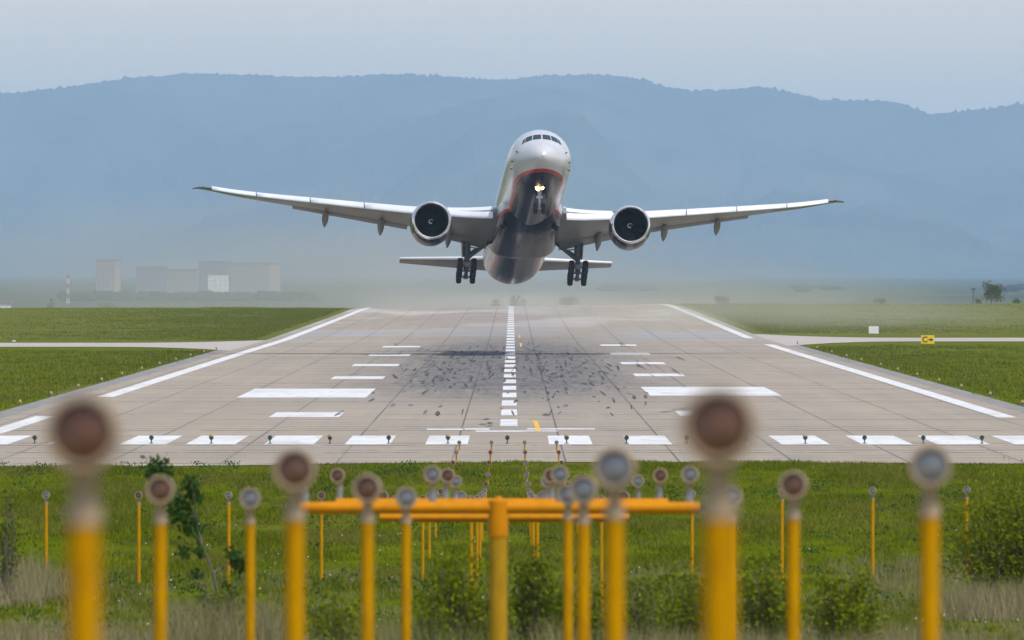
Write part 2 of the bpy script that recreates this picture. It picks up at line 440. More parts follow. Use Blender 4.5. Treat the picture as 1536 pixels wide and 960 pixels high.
# taxiways joining from both sides, with rounded fillets
M['taxi'] = simple('pale_taxiway_concrete', (.42, .37, .32), .88, 0, .12, .3, ((.30, .27, .24), .4))
def taxi(name, side, ya, yb, rad):
    x0 = -28.9 if side < 0 else 29.9
    xs = [0, 1, 2, 4, 6, 9, 12, 16, 22, 30, 45, 70, 120, 300]
    vs = []; fs = []
    for d in xs:
        t_ = max(0, 1 - d/16.0); fl = rad * t_**2.2
        X = x0 + side*d
        lo = ya - fl; hi = yb + fl*.8
        sl = side * d * .0
        for k in range(9):
            Y = lo + (hi - lo) * k/8 + sl
            vs.append((X, Y, float(zg(X, Y)) + .035))
    for i in range(len(xs)-1):
        for k in range(8): q = i*9+k; fs.append((q, q+1, q+10, q+9))
    m = MB(); m.add(vs, fs); return tag(m.build(name, M['taxi']), kind='structure')
taxi('taxiway_left', -1, 1292, 1362, 62)
taxi('taxiway_right', 1, 1372, 1432, 75)

# painted markings
t = NT('white_runway_paint')
wear = t.noise(1.1, 6, .75, (1, .15, 1)); wl = t.noise(.25, 3, .6, (1, .2, 1), (2, 5, 0))
x, y, z = t.xyz()
c = t.mix(t.rng(wear, .50, .72, 0, .85), (.70, .69, .66), (.44, .39, .34))
c = t.mix(t.rng(wl, .48, .70, 0, .55), c, (.48, .44, .40))
M['paint'] = t.set(Base_Color=c, Roughness=.7)
M['paint_yellow'] = simple('yellow_line_paint', (.78, .42, .03), .7, 0, .1, .4, ((.5, .35, .15), .5))
class Marks(MB):
    def rect(self, xl, xr, y0, y1, off=.036, skew=0.0):
        n = max(1, int((y1-y0)/10) + 1)
        rows = []
        ys = np.concatenate([[y0], YS[(YS > y0) & (YS < y1)], [y1]])
        for Y in ys:
            s = skew*(Y-y0)
            rows.append([(xl+s, Y, float(zbase(xl+s, Y))+off), (xr+s, Y, float(zbase(xr+s, Y))+off)])
        self.rings(rows, closed=False)
mk = Marks()
for (xl, xr) in [(-26.6,-24.4),(-22.6,-20.2),(-19,-16.75),(-15.8,-13.4),(-12,-9.6),(-8.1,-5.9),(-4.2,-2.15),(1.8,3.9),(5.65,7.75),(9.4,11.5),(13.05,15.4),(16.95,19.4),(20.6,23.15),(24.35,26.6)]:
    mk.rect(xl, xr, 580.5, 610.5)
tag(mk.build('threshold_markings', M['paint'], smooth=False), kind='structure')
mk = Marks(); yy_ = 647.0
while yy_ < 2300:
    k = (yy_-647)/1600; xc = -.17 + .0*k
    mk.rect(xc-.47, xc+.47, yy_, yy_+29.0); yy_ += 47.5
tag(mk.build('centreline_markings', M['paint'], smooth=False), kind='structure')
mk = Marks()
mk.rect(-27.4, -26.3, 610, 690); mk.rect(-27.4, -26.3, 792, 2300)
mk.rect(27.7, 28.8, 684, 1322); mk.rect(27.7, 28.8, 1425, 2300)
tag(mk.build('edge_line_markings', M['paint'], smooth=False), kind='structure')
mk = Marks()
mk.rect(-18.1, -9.6, 788, 846); mk.rect(9.2, 18.0, 800, 858)
tag(mk.build('aiming_point_markings', M['paint'], smooth=False), kind='structure')
mk = Marks()
for Y in (686, 918, 1038, 1156, 1280): mk.rect(-13.9, -9.9, Y, Y+23)
for Y in (690, 940, 1056, 1172, 1300): mk.rect(9.7, 13.6, Y+2, Y+25)
mk.rect(-4.5, -2.6, 632, 637); mk.rect(-2.5, -1.2, 633, 638); mk.rect(-1.9, .6, 625, 629.5); mk.rect(.6, 2.4, 626, 630); mk.rect(.8, 4.4, 634, 638)
tag(mk.build('touchdown_zone_markings', M['paint'], smooth=False), kind='structure')
mk = Marks()
vs = []; fs = []
for i in range(13):
    Y = 628 + i*3.6; xc = 1.36 + (.0 if i < 3 else -.004*(i-3)**1.45); 
    vs += [(xc-.13, Y, float(zbase(xc, Y))+.038), (xc+.13, Y, float(zbase(xc, Y))+.038)]
    if i: fs.append((2*i-2, 2*i-1, 2*i+1, 2*i))
mk.add(vs, fs); mk.rect(.88, 1.08, 1290, 1350, .038); mk.rect(.82, 1.0, 1440, 1490, .038)
tag(mk.build('yellow_lead_markings', M['paint_yellow'], smooth=False), kind='structure')

# rubber tyre marks: separate short strokes left by touchdowns
vs = []; fs = []
def stroke(xc, y0, ln, wd, drift):
    n = 5; b = len(vs); off = .040 + .00003*len(fs)
    for i in range(n+1):
        f = i/n; wv = wd*(math.sin(math.pi*min(.96, max(.04, f)))**.6)*rnd.uniform(.75, 1.15)/2
        Y = y0+ln*f; xx = xc+drift*f+rnd.uniform(-.012, .012)
        vs.append((xx-wv, Y, float(zbase(xx, Y))+off)); vs.append((xx+wv, Y, float(zbase(xx, Y))+off))
        if i: q = b+2*i; fs.append((q-2, q-1, q+1, q))
for k in range(210):
    sx = rnd.choice((-1, 1))
    xc = sx*abs(rnd.gauss(4.6, 2.6)) - .2
    Y = min(1420, max(690, rnd.gauss(960, 150)))
    stroke(xc, Y, rnd.uniform(8, 34), rnd.uniform(.10, .30), rnd.gauss(0, .16))
for k in range(45):
    stroke(rnd.gauss(0, 8), rnd.uniform(900, 1350), rnd.uniform(30, 75), rnd.uniform(.14, .3), rnd.gauss(0, .5))
for k in range(14):
    stroke(rnd.gauss(0, 9), rnd.uniform(690, 1300), rnd.uniform(8, 20), rnd.uniform(.15, .4), rnd.gauss(0, 1.2))
for (px_, Y, ln, dr) in ((727, 671, 7, .2), (732, 644, 5, .1), (724, 650, 5, .0), (737, 655, 6, -.1), (820, 690, 10, .0), (848, 735, 12, .1), (588, 735, 8, .1), (615, 738, 8, 0), (985, 705, 10, 1.6), (1005, 716, 12, 1.3)):
    stroke((px_-768)*Y/FPX, Y, ln, .42, dr)
mb = MB(); mb.add(vs, fs)
t = NT('tyre_rubber_marks')
c = t.mix(t.rng(t.noise(2.0, 5, .7, (1, .15, 1)), .35, .7), (.025, .025, .027), (.075, .07, .068))
M['rubmark'] = t.set(Base_Color=c, Roughness=.8, Alpha=t.rng(t.noise(1.1, 5, .7, (1.2, .03, 1), (3, 1, 0)), .34, .62, .05, .85))
tag(mb.build('tyre_marks', M['rubmark'], smooth=False), kind='structure')

# ------------------------------------------------------------------ hills
HY = 48000.0
rx = np.array([-900, -500, -250, 0, 60, 120, 180, 240, 300, 380, 460, 540, 600, 680, 760, 830, 890, 960, 1000, 1060, 1100, 1145, 1180, 1240, 1290, 1340, 1380, 1400, 1440, 1480, 1536, 1700, 1900, 2300, 2700])
ry = np.array([205, 190, 160, 141, 135, 128, 119, 114, 111, 112, 116, 114, 111, 116, 119, 113, 112, 118, 131, 136, 134, 130, 137, 150, 150, 153, 165, 171, 167, 163, 155, 140, 150, 175, 200])
ridge = pchip((rx-768)*HY/FPX, CZ + (HZN-ry)*HY/FPX)
hx = np.concatenate([np.linspace(-12000, -3000, 200)[:-1], np.arange(-3000, 3000, 8.0), np.linspace(3000, 12000, 200)])
hy = np.concatenate([np.linspace(31000, 47300, 70)[:-1], np.arange(47300, 48300, 50.0), np.linspace(48400, 57000, 20)])
HX, HYg = np.meshgrid(hx, hy)
R0 = ridge(HX)
wob_ = sstep(32500, 37000, HYg)*(1-sstep(41500, 47600, HYg))
spur = 3000*fbm1(HX/1700., 21, 4) + 900*fbm2(HX/400., HYg/1300., 22, 3)
tt = np.clip((HYg + spur*wob_ - 33000) / (HY - 33000), 0, 1)
up = .30*tt + .70*tt**1.7
dn = np.where(HYg > HY, np.clip(1 - (HYg-HY)/9500, 0, 1)**1.3, 1)
HZ = -34 + (R0 + 34) * up * dn
can = np.abs(fbm2(HX/25., HYg/60., 31, 3)) * 9 * sstep(33000, 35000, HYg)
HZ = HZ + 150*(np.abs(fbm2(HX/900., HYg/2600., 77, 5)) - .45)*np.clip(up*(1-up)*4, 0, 1)*dn*(HYg < HY)
HZ = HZ + can + (3.0 + 4.5*sstep(47000, 47400, HYg))*rng.uniform(-1, 1, HX.shape)*sstep(33000, 35000, HYg) - 4.0
Vh = np.stack([HX, HYg, HZ], -1).reshape(-1, 3); n = len(hx)
i_, j_ = np.meshgrid(np.arange(n-1), np.arange(len(hy)-1)); q = (j_*n+i_).ravel()
t = NT('forested_hillside')
f1 = t.noise(.02, 6, .7, (1, .4, 1)); f2 = t.noise(.0011, 6, .65, (1, .3, 1), (5, 5, 0))
c = t.mix(t.rng(f1, .3, .7), (.004, .014, .006), (.075, .10, .045))
c = t.mix(t.rng(f2, .42, .62, 0, .7), c, (.12, .135, .075))
M['hill'] = t.set(Base_Color=c, Roughness=1, Specular_IOR_Level=.05)
tag(np_mesh('hills', Vh, np.stack([q, q+1, q+n+1, q+n], -1), M['hill'], smooth=True), kind='structure')

# distant belt of woodland on the plain
def ico(sub=1):
    import bmesh
    bm = bmesh.new(); bmesh.ops.create_icosphere(bm, subdivisions=sub, radius=1)
    v = np.array([p.co[:] for p in bm.verts]); f = np.array([[q.index for q in p.verts] for p in bm.faces]); bm.free(); return v, f
iv, if_ = ico(2)
def wood(name, pts, label):
    vs = []; fs = []; b = 0
    for (X, Y, r, h) in pts:
        p = iv * (1 + .28*rng.uniform(-1, 1, (len(iv), 1))) * [r, r, h]
        vs.append(p + [X, Y, float(PROF(Y)) + h*.75]); fs.append(if_ + b); b += len(iv)
    return tag(np_mesh(name, np.concatenate(vs), np.concatenate(fs), M['wood'], smooth=True), label, 'woodland', kind='stuff')
M['wood'] = simple('woodland_foliage', (.025, .042, .03), 1, 0, .5, .2, spec=.05)
pts = []
for k in range(4200):
    Y = rng.uniform(13000, 22000); X = rng.uniform(-1, 1)*(.0427*Y*1.2 + 60); pxx = 768 + X*FPX/Y
    if rng.uniform() > (1.0 if pxx > 860 else .6): continue
    top = np.interp(pxx, [-200, 60, 200, 430, 700, 900, 1150, 1200, 1350, 1450, 1536, 1800], [430, 432, 440, 440, 432, 428, 430, 426, 432, 430, 424, 424]) + rng.uniform(0, 22)
    h = (CZ - (top-HZN)*Y/FPX - float(PROF(Y))) / 1.75
    if h > 3: pts.append((X, Y, rng.uniform(7, 16)*Y/12000, min(h, 34)))
for k in range(420):
    Y = rng.uniform(9300, 10250); px_ = rng.uniform(95, 470); h = (CZ - (rng.uniform(436, 452)-HZN)*Y/FPX - float(PROF(Y))) / 1.75
    if h > 1: pts.append(((px_-768)*Y/FPX, Y, rng.uniform(3, 8), h))
wood('distant_woodland', pts, 'hazy dark belt of trees across the plain below the hills')

# ------------------------------------------------------------------ city blocks far behind
M['bl_grey'] = simple('grey_panel_wall', (.34, .33, .35), .9, 0, .1, .05)
M['bl_pink'] = simple('pinkish_panel_wall', (.50, .40, .35), .9, 0, .1, .05)
M['bl_blue'] = simple('bluish_panel_wall', (.22, .25, .33), .9, 0, .1, .05)
M['bl_white'] = simple('white_panel_wall', (.88, .88, .85), .8, 0, .05, .05)
M['bl_grey2'] = simple('pale_window_band', (.62, .62, .62), .6)
M['win'] = simple('dark_window_band', (.21, .22, .24), .5)
M['roof'] = simple('grey_roof', (.20, .20, .22), .9)
def block(px0, px1, ptop, Y, dep, mat, label, end=None, rows=7):
    xa, xb = at(px0, 0, Y).x, at(px1, 0, Y).x; zt = at(0, ptop, Y).z; zb = float(PROF(Y)) - 1
    r = empty('apartment_block', ((xa+xb)/2, Y+dep/2, zb), label, 'building', 'apartment blocks of the distant town')
    W = xb-xa; H = zt-zb
    m = MB(); m.box((0, 0, H/2), (W, dep, H)); m.build('wall', M[mat], r, False)
    m = MB(); m.box((0, 0, H+.4), (W+.6, dep+.6, .8)); m.build('roof', M['roof'], r, False)
    for k in range(rows):
        zc = 3.0 + k*(H-4.5)/max(1, rows-1); m = MB(); nw = max(3, int(W/4))
        for q in range(nw): m.box((-W/2+(q+.5)*W/nw, -dep/2-.02, zc), (W/nw*.5, .1, 1.5))
        tag(m.build('windows', M['bl_grey2' if mat == 'bl_white' else 'win'], r, False), kind='stuff')
    if end:
        m = MB(); m.box((W/2-W*.11, -dep/2-.12, H/2-.3), (W*.22, .3, H-1.2)); m.build('end_panel', M[end], r, False)
block(144, 180, 391, 10900, 24, 'bl_grey', 'hazy tower block standing alone left of the apartment cluster', 'bl_pink', 9)
block(204, 250, 401, 10800, 24, 'bl_blue', 'bluish apartment block at the left end of the hazy cluster')
block(250, 296, 405, 10950, 24, 'bl_grey', 'low grey apartment block second from left in the hazy cluster')
block(298, 346, 393, 11150, 24, 'bl_blue', 'blue grey apartment block rising behind the bright white block')
block(346, 420, 396, 11000, 24, 'bl_grey', 'wide grey apartment block at the right end of the cluster', 'bl_pink', 9)
block(312, 342, 412, 10600, 22, 'bl_white', 'bright white low block in front of the apartment cluster', None, 5)
block(-12, 15, 456, 3300, 10, 'bl_white', 'low white building at the far left edge beyond the grass', None, 3)

# red and white striped mast
p0 = at(102, 470, 5600); zb = float(PROF(5600)); ztop = at(102, 411, 5600).z
r = empty('striped_mast', (p0.x, 5600, zb), 'thin red and white striped mast left of the town blocks', 'mast')
nseg = 9; H = ztop-zb
for k in range(nseg):
    m = MB(); wd = 1.5*(1-.45*k/nseg)
    z0, z1 = H*k/nseg, H*(k+1)/nseg
    for sx in (-1, 1):
        for sy in (-1, 1): m.tube([(sx*wd/2, sy*wd/2, z0), (sx*wd*.47, sy*wd*.47, z1)], .13, 6)
    for f in (0, 1):
        m.tube([(-wd/2, -wd/2, z0 if f else z1), (wd/2, -wd/2, z1 if f else z0)], .10, 5)
        m.tube([(-wd/2, wd/2, z0 if f else z1), (wd/2, wd/2, z1 if f else z0)], .10, 5)
    m.box((0, 0, z1-.1), (wd, wd, .18))
    m.build('mast_section', M['red_mast'] if k % 2 == 0 else M['white_paint'], r, False)

# ------------------------------------------------------------------ plants
def leaf_quads(cent, size, n):
    """n leaves: random small quads round given centre points (N,3)"""
    d = rng.normal(size=(n, 3)); d /= np.linalg.norm(d, axis=1)[:, None]
    e = np.cross(d, rng.normal(size=(n, 3))); e /= np.linalg.norm(e, axis=1)[:, None]
    s = size*rng.uniform(.6, 1.3, (n, 1))
    a_ = cent - d*s*.5; b_ = cent + e*s*.28; c_ = cent + d*s*.5; d_ = cent - e*s*.28
    v = np.stack([a_, b_, c_, d_], 1).reshape(-1, 3)
    return v, np.arange(4*n).reshape(n, 4)

def bush(name, label, cat, X, Y, h, wd, nst, nleaf, lsize, mat, group=None, spread=1.0, dense=.5, bare=.25, dp=None):
    zb = float(zg(X, Y)); r = empty(name, (X, Y, zb), label, cat, group)
    st = MB(); cents = []
    for k in range(nst):
        a_ = rnd.uniform(0, 2*math.pi); rr = (rnd.random()**.6)*wd/2
        tip = Vector((rr*math.cos(a_), (dp or wd)/wd*rr*math.sin(a_), h*rnd.uniform(.6, 1.0)*(1-.45*(rr/(wd/2))**2)))
        base = Vector((tip.x*.22, tip.y*.22, -.05))
        mid = base.lerp(tip, .5) + Vector((rnd.gauss(0, .05*wd), rnd.gauss(0, .05*wd), 0))
        P = [base, mid, tip]
        st.tube([P[0], P[1], P[1].lerp(P[2], .75)], [.009*h, .006*h, .002*h], 5)
        for _ in range(int(nleaf/nst)):
            f = bare + (1-bare)*rnd.random()**.8
            p = (P[0].lerp(P[1], f*2) if f < .5 else P[1].lerp(P[2], f*2-1))
            sp = spread*(.05+.12*wd*(1-.5*f))*dense
            cents.append(p + Vector((rnd.gauss(0, sp), rnd.gauss(0, sp), rnd.gauss(0, sp*.7))))
    st.build('stems', M['bark'], r)
    c_ = np.array([p[:] for p in cents]); c_[:, 2] = np.maximum(c_[:, 2], .05)
    v, f = leaf_quads(c_, lsize, len(c_))
    np_mesh('foliage', v, f, mat, r)
    return r

def bush_px(name, label, cat, px, ptop, Y, wpx, *a_, **k_):
    p = at(px, ptop, Y); return bush(name, label, cat, p.x, Y, p.z-float(zg(p.x, Y)), wpx*Y/FPX, *a_, **k_)

bush_px('shrub', 'loose green willow shrub left of the central yellow post', 'shrub', 690, 800, 212, 150, 36, 3200, .10, M['leaf_lite'], dense=.9)
bush_px('shrub', 'leafy green shrub right behind the central yellow post', 'shrub', 800, 788, 216, 110, 30, 2300, .10, M['leaf_mid'], dense=.9)
bush_px('shrub', 'thin pale shrub behind the short posts right of centre', 'shrub', 960, 835, 222, 120, 22, 1300, .09, M['leaf_mid'], dense=.8)
bush_px('shrub', 'light green shrub between the big right post and its neighbour', 'shrub', 1150, 802, 226, 120, 34, 2600, .10, M['leaf_lite'], dense=.7)
bush_px('shrub', 'light green shrub with pointed tops standing right of the medium right post', 'shrub', 1262, 812, 230, 120, 34, 2800, .10, M['leaf_lite'], dense=.6)
bush_px('shrub', 'low drooping shrub at the foot of the pointed light green shrub', 'shrub', 1300, 872, 226, 70, 16, 900, .10, M['leaf_lite'], dense=.7)
bush_px('shrub', 'low thin brownish shrub under the left sapling', 'shrub', 335, 850, 218, 110, 26, 800, .08, M['leaf_mid'], dense=.8)
bush_px('shrub', 'faint leafy shrub between the two left central posts', 'shrub', 645, 860, 208, 70, 12, 500, .09, M['leaf_mid'], dense=.8)
bush_px('shrub', 'wide pale weedy shrub hugging the left side of the biggest right post', 'shrub', 1035, 822, 224, 120, 30, 1900, .10, M['leaf_lite'], dense=.9)
bush_px('shrub', 'loose pale shrub in the gap before the large grey lamp post', 'shrub', 880, 836, 214, 110, 26, 1500, .10, M['leaf_mid'], dense=.9)
bush_px('shrub', 'low pale weedy shrub right of the slim post at left', 'shrub', 505, 872, 212, 120, 24, 900, .09, M['leaf_lite'], dense=.9)
bush_px('shrub', 'big dense green bush at the right edge of the grass', 'shrub', 1552, 686, 290, 270, 130, 26000, .09, M['leaf_lite'], dense=1.0, bare=.0, dp=2.5)
bush_px('shrub', 'small leafy shrub on the left edge above the dry grass', 'shrub', 8, 712, 300, 70, 20, 800, .10, M['leaf_mid'], dense=.7)

# sapling with dark leaf clusters
Ys = 232.0
b0 = at(335, 985, Ys); zb = float(zg(b0.x, Ys)); r = empty('sapling', (b0.x, Ys, zb), 'slender leaning sapling with dark leaf clusters behind the left posts', 'tree')
loc = lambda px, py, dy=0: at(px, py, Ys) + Vector((0, dy, 0)) - Vector((b0.x, Ys, zb))
m = MB()
m.tube([(0, 0, -.1), loc(328, 900), loc(320, 860), loc(302, 815), loc(290, 770), loc(268, 735), loc(238, 694)], [.034, .032, .028, .024, .02, .014, .007], 8)
m.build('trunk', M['bark'], r)
m = MB(); m.tube([loc(320, 860), loc(335, 850, .2), loc(360, 838, .3)], [.03, .02, .008], 6); m.build('limb', M['bark'], r)
m = MB(); m.tube([loc(296, 792), loc(292, 750, -.2), loc(288, 722, -.2)], [.022, .015, .006], 6); m.build('limb', M['bark'], r)
m = MB(); m.tube([loc(302, 815), loc(275, 790, .2), loc(262, 765, .2)], [.02, .013, .006], 6); m.build('limb', M['bark'], r)
m = MB(); m.tube([loc(328, 900), loc(300, 880, -.2), loc(280, 850, -.2)], [.02, .013, .006], 6); m.build('limb', M['bark'], r)
m = MB(); m.tube([loc(330, 920), loc(350, 880, -.2), loc(372, 862, -.2)], [.02, .013, .006], 6); m.build('limb', M['bark'], r)
cs = []
for (px, py, rad, nn) in [(236, 700, 17, 110), (224, 712, 8, 30), (250, 708, 10, 40), (286, 728, 12, 110), (291, 745, 11, 70), (268, 755, 14, 110), (262, 775, 12, 70), (288, 790, 14, 120), (279, 772, 13, 70), (278, 830, 9, 50), (300, 828, 8, 40), (352, 834, 12, 90), (362, 850, 12, 90), (368, 840, 8, 40), (340, 878, 7, 30), (294, 862, 9, 40), (326, 905, 14, 60), (350, 900, 12, 50), (304, 900, 10, 40)]:
    c0 = loc(px, py); s_ = rad*Ys/FPX*.55
    for _ in range(nn): cs.append(c0 + Vector((rnd.gauss(0, s_), rnd.gauss(0, .15), rnd.gauss(0, s_))))
v, f = leaf_quads(np.array([c_[:] for c_ in cs]), .13, len(cs)); np_mesh('crown', v, f, M['leaf_dark'], r)

# far trees along the crest
def tree(label, px, ptop, Y, wpx, nleaf=1400, mat='leaf_far', pbase=466, name='crest_tree', lsize=.5):
    p = at(px, ptop, Y); zb = float(zg(p.x, Y)); h = p.z - zb; wd = wpx*Y/FPX
    r = empty(name, (p.x, Y, zb), label, 'tree')
    m = MB(); m.tube([(0, 0, -.2), (.02*h, 0, .3*h), (0, 0, .8*h)], [.035*h, .025*h, .01*h], 7); m.build('trunk', M['bark'], r)
    cs = []
    for k in range(15):
        a_ = rnd.uniform(0, 6.28); rr = rnd.random()**.5*wd*.36; zz = h*rnd.uniform(.30, .9)
        rr *= 1.15 - .75*abs(zz/h-.58)
        c0 = Vector((rr*math.cos(a_), rr*math.sin(a_), zz)); 
        if nleaf > 1500: m = MB(); m.tube([(0, 0, zz*.6), c0], [.015*h, .005*h], 5); m.build('limb', M['bark'], r)
        s_ = wd*rnd.uniform(.07, .125)
        for _ in range(nleaf//15): cs.append(c0 + Vector((rnd.gauss(0, s_), rnd.gauss(0, s_), rnd.gauss(0, s_*.9))))
    v, f = leaf_quads(np.array([c_[:] for c_ in cs]), lsize, len(cs)); np_mesh('crown', v, f, M[mat], r)
tree('rounded grey green tree on the skyline at the far right', 1487, 424, 2420, 34, 1800, lsize=.42)
tree('tiny hazy bush beside the rounded skyline tree', 1468, 449, 2430, 9, 300, lsize=.3)
tree('little shrub on the skyline at the right picture edge', 1525, 449, 2440, 14, 300, lsize=.3)
tree('small round shrub alone on the right skyline', 1320, 447, 2400, 18, 500, lsize=.3)
tree('hazy shrub where the right runway edge meets the skyline', 1083, 443, 2500, 22, 600, lsize=.35)
tree('hazy green shrub just right of the far runway centreline', 777, 445, 2500, 30, 700, lsize=.35)
tree('small hazy shrub just left of the far runway centreline', 745, 448, 2500, 16, 400, lsize=.3)
tree('hazy shrub below the right tailplane beyond the runway', 852, 447, 2520, 34, 700, lsize=.35)
tree('dim dark tree beside the striped mast', 76, 443, 3000, 12, 500, lsize=.4)
tree('wide hazy bush right of the striped mast', 165, 452, 3000, 40, 700, lsize=.4)
p = at(1460, 432, 2420); zb = float(zg(p.x, 2420))
r = empty('utility_pole', (p.x, 2420, zb), 'thin dark pole with crosspiece beside the rounded skyline tree', 'pole')
m = MB(); m.tube([(0, 0, -.1), (0, 0, p.z-zb)], .16, 8); m.build('pole', M['gear_dark'], r)
m = MB(); m.box((0, 0, p.z-zb-.25), (.9, .3, .45)); m.build('crosspiece', M['gear_dark'], r, False)

# ------------------------------------------------------------------ grass
def blades(name, X, Y, h, wd, mat, nb, spread, kind='stuff', label=None, cat='grass', lean=.45):
    n = len(X); X = np.repeat(X, nb) + rng.normal(0, spread, n*nb); Y = np.repeat(Y, nb) + rng.normal(0, spread, n*nb)
    h = np.repeat(h, nb)*rng.uniform(.5, 1.25, n*nb); wd = np.repeat(wd, nb)
    Z = zg(X, Y) - .02; a_ = rng.uniform(0, 6.28, n*nb); dx = np.cos(a_)*wd/2; dy = np.sin(a_)*wd/2
    lx = rng.normal(0, lean, n*nb)*h; ly = rng.normal(0, lean, n*nb)*h
    v = np.stack([np.stack([X-dx, Y-dy, Z], -1), np.stack([X+dx, Y+dy, Z], -1), np.stack([X+lx, Y+ly, Z+h], -1)], 1).reshape(-1, 3)
    return tag(np_mesh(name, v, np.arange(3*n*nb).reshape(-1, 3), mat), label, cat, kind=kind)
def scatter(n, y0, y1, margin=5, f=1.2):
    Y = np.sqrt(rng.uniform(y0**2, y1**2, n)); X = rng.uniform(-1, 1, n)*(.0427*Y*f + margin); return X, Y
X, Y = scatter(120000, 196, 529.5); k_ = Y < near_edge(X) + 1.0; X, Y = X[k_], Y[k_]
g = fbm2(X*.35, Y*.06, 41); keep = rng.uniform(0, 1, len(X)) < .55 + .6*g; X, Y, g = X[keep], Y[keep], g[keep]
edge = np.clip((near_edge(X) + 1 - Y)/28, 0, 1)
blades('grass', X, Y, (.13+.10*np.clip(g+.3, 0, 1.2))*(.75+.25*edge), np.full(len(X), .045), M['grass_blade'], 6, .16, label='lush green grass between the approach lights and the runway end')
# verges beside the runway further out
Y = np.sqrt(rng.uniform(600**2, 2230**2, 60000)); X = np.where(rng.uniform(size=len(Y)) < .5, -30.9 - rng.exponential(14, len(Y)), 31.9 + rng.exponential(14, len(Y)))
tx = ((X < 0) & (Y > 1225) & (Y < 1420)) | ((X > 0) & (Y > 1290) & (Y < 1500)); X, Y = X[~tx], Y[~tx]
blades('verge_grass', X, Y, np.full(len(X), .22), np.full(len(X), .10), M['grass_blade'], 4, .35, label='short green grass on the verges beside the runway')
# dark broad leaved weeds dotted through the grass
X, Y = scatter(700, 230, 512); g = fbm2(X*.22, Y*.04, 53); k_ = g > .12; X, Y = X[k_], Y[k_]
cw = np.stack([X, Y, zg(X, Y)], -1); nw = 34
cw = np.repeat(cw, nw, 0) + np.stack([rng.normal(0, .22, len(X)*nw), rng.normal(0, .22, len(X)*nw), rng.uniform(.08, .36, len(X)*nw)], -1)
vw, fw = leaf_quads(cw, .11, len(cw)); tag(np_mesh('weeds', vw, fw, M['leaf_dark']), 'darker broad leaved weeds dotted through the grass', 'weeds', kind='stuff')
# tall dry stems in the foreground and in clumps
def clump(px0, px1, Y0, Y1, n, h):
    Yc = rng.uniform(Y0, Y1, n); Xc = (rng.uniform(px0, px1, n)-768)*Yc/FPX; return Xc, Yc, np.full(n, h)
parts = [clump(-100, 1640, 236, 345, 4200, .30), clump(-100, 1640, 206, 258, 6500, .40), clump(-80, 62, 296, 330, 900, 1.0), clump(60, 130, 300, 330, 250, .7), clump(1250, 1440, 300, 350, 420, .42), clump(1415, 1640, 276, 286, 800, .8), clump(250, 420, 212, 226, 700, .95), clump(580, 860, 206, 222, 900, .8), clump(900, 1420, 206, 226, 1500, .65)]
X = np.concatenate([p[0] for p in parts]); Y = np.concatenate([p[1] for p in parts]); h = np.concatenate([p[2] for p in parts])
g = fbm2(X*.6, Y*.12, 43); keep = rng.uniform(0, 1, len(X)) < .6 + .7*g; X, Y, h = X[keep], Y[keep], h[keep]
blades('dry_grass', X, Y, h, np.full(len(X), .022), M['dry_blade'], 6, .10, label='tall straw coloured dry grass along the foreground', lean=.28)
X, Y = scatter(380, 225, 400); g = fbm2(X*.3, Y*.05, 47); X, Y = X[g > -.1], Y[g > -.1]
vv, ff = ico(1); vs = []; fs = []
for k in range(len(X)):
    vs.append(vv*.02*rng.uniform(.7, 1.2) + [X[k], Y[k], float(zg(X[k], Y[k])) + .24]); fs.append(ff + k*len(vv))
tag(np_mesh('wildflowers', np.concatenate(vs), np.concatenate(fs), M['flower']), 'tiny white seed heads scattered in the grass', 'flowers', kind='stuff')

# ------------------------------------------------------------------ approach lights
def lamp_parts(parent, lens, zoff=0.0, xoff=0.0, tilt=6, stem=.25, stub='cream', rad=.100):
    """lamp head with rim and glass facing the camera, its centre at (xoff, 0, zoff) of the parent"""
    Rm = Matrix.Rotation(math.radians(-tilt), 4, 'X')
    m = MB(); m.lathe([(-.035, rad), (-.01, rad*1.03), (.05, rad*.98), (.10, rad*.75), (.14, rad*.45), (.155, .02)], seg=28, cap1=True)
    m.box((0, .05, -rad*.98), (.07, .09, .06))
    head = m.build('lamp', M['cream'], parent)
    head.location = (xoff, 0, zoff); head.rotation_euler = (math.radians(-tilt), 0, 0)
    m = MB(); m.lathe([(-.036, rad), (-.048, rad*.97), (-.048, rad*.85), (-.030, rad*.83)], seg=28); m.build('rim', M['cream'], head)
    m = MB(); prof = [(-.026 - .012*math.cos(math.pi/2*q/5), max(.001, rad*.84*q/5)) for q in range(6)]
    m.lathe(prof, seg=28, cap0=True); m.build('lens', M[lens], head)
    return head

ORD = ['leftmost', 'second from left', 'third from left', 'rightmost']
protos = {}
def approach_light(X, Y, zl, lens, label, group, prad=.045, rad=.1):
    zb = float(zg(X, Y)) - .05
    if Y > 528: zb = float(zbase(X, Y)) + .03
    root = empty('approach_light', (X, Y, zb), label, 'approach light', group)
    H = zl - zb; ptop = H - .24 if H > .5 else H - .13
    key = (lens, rad)
    if key not in protos:
        protos[key] = lamp_parts(root, lens, H, rad=rad); head = protos[key]
    else:
        head = copy_tree(protos[key], root); head.location = (0, 0, H)
    head.rotation_euler.z = math.radians(rnd.uniform(-5, 5))
    m = MB(); m.tube([(0, .05, 0), (0, .05, ptop*.6), (0, .05, ptop)], prad, 16); m.build('post', M['yellow'], root)
    m = MB(); m.lathe([(ptop-.002, prad*1.12), (ptop+.05, prad*1.12), (ptop+.055, prad*.8), (H-rad*.9, prad*.62)], (0, .05, 0), 'z', 16, cap0=True, cap1=True)
    m.build('collar', M['cream'], root)
    return root
GN = 'approach lights on single yellow posts in the foreground'
def near(px, py, Y, lens, label, prad=.045, rad=.1):
    p = at(px, py, Y); return approach_light(p.x, Y, p.z, lens, label, GN, prad, rad)
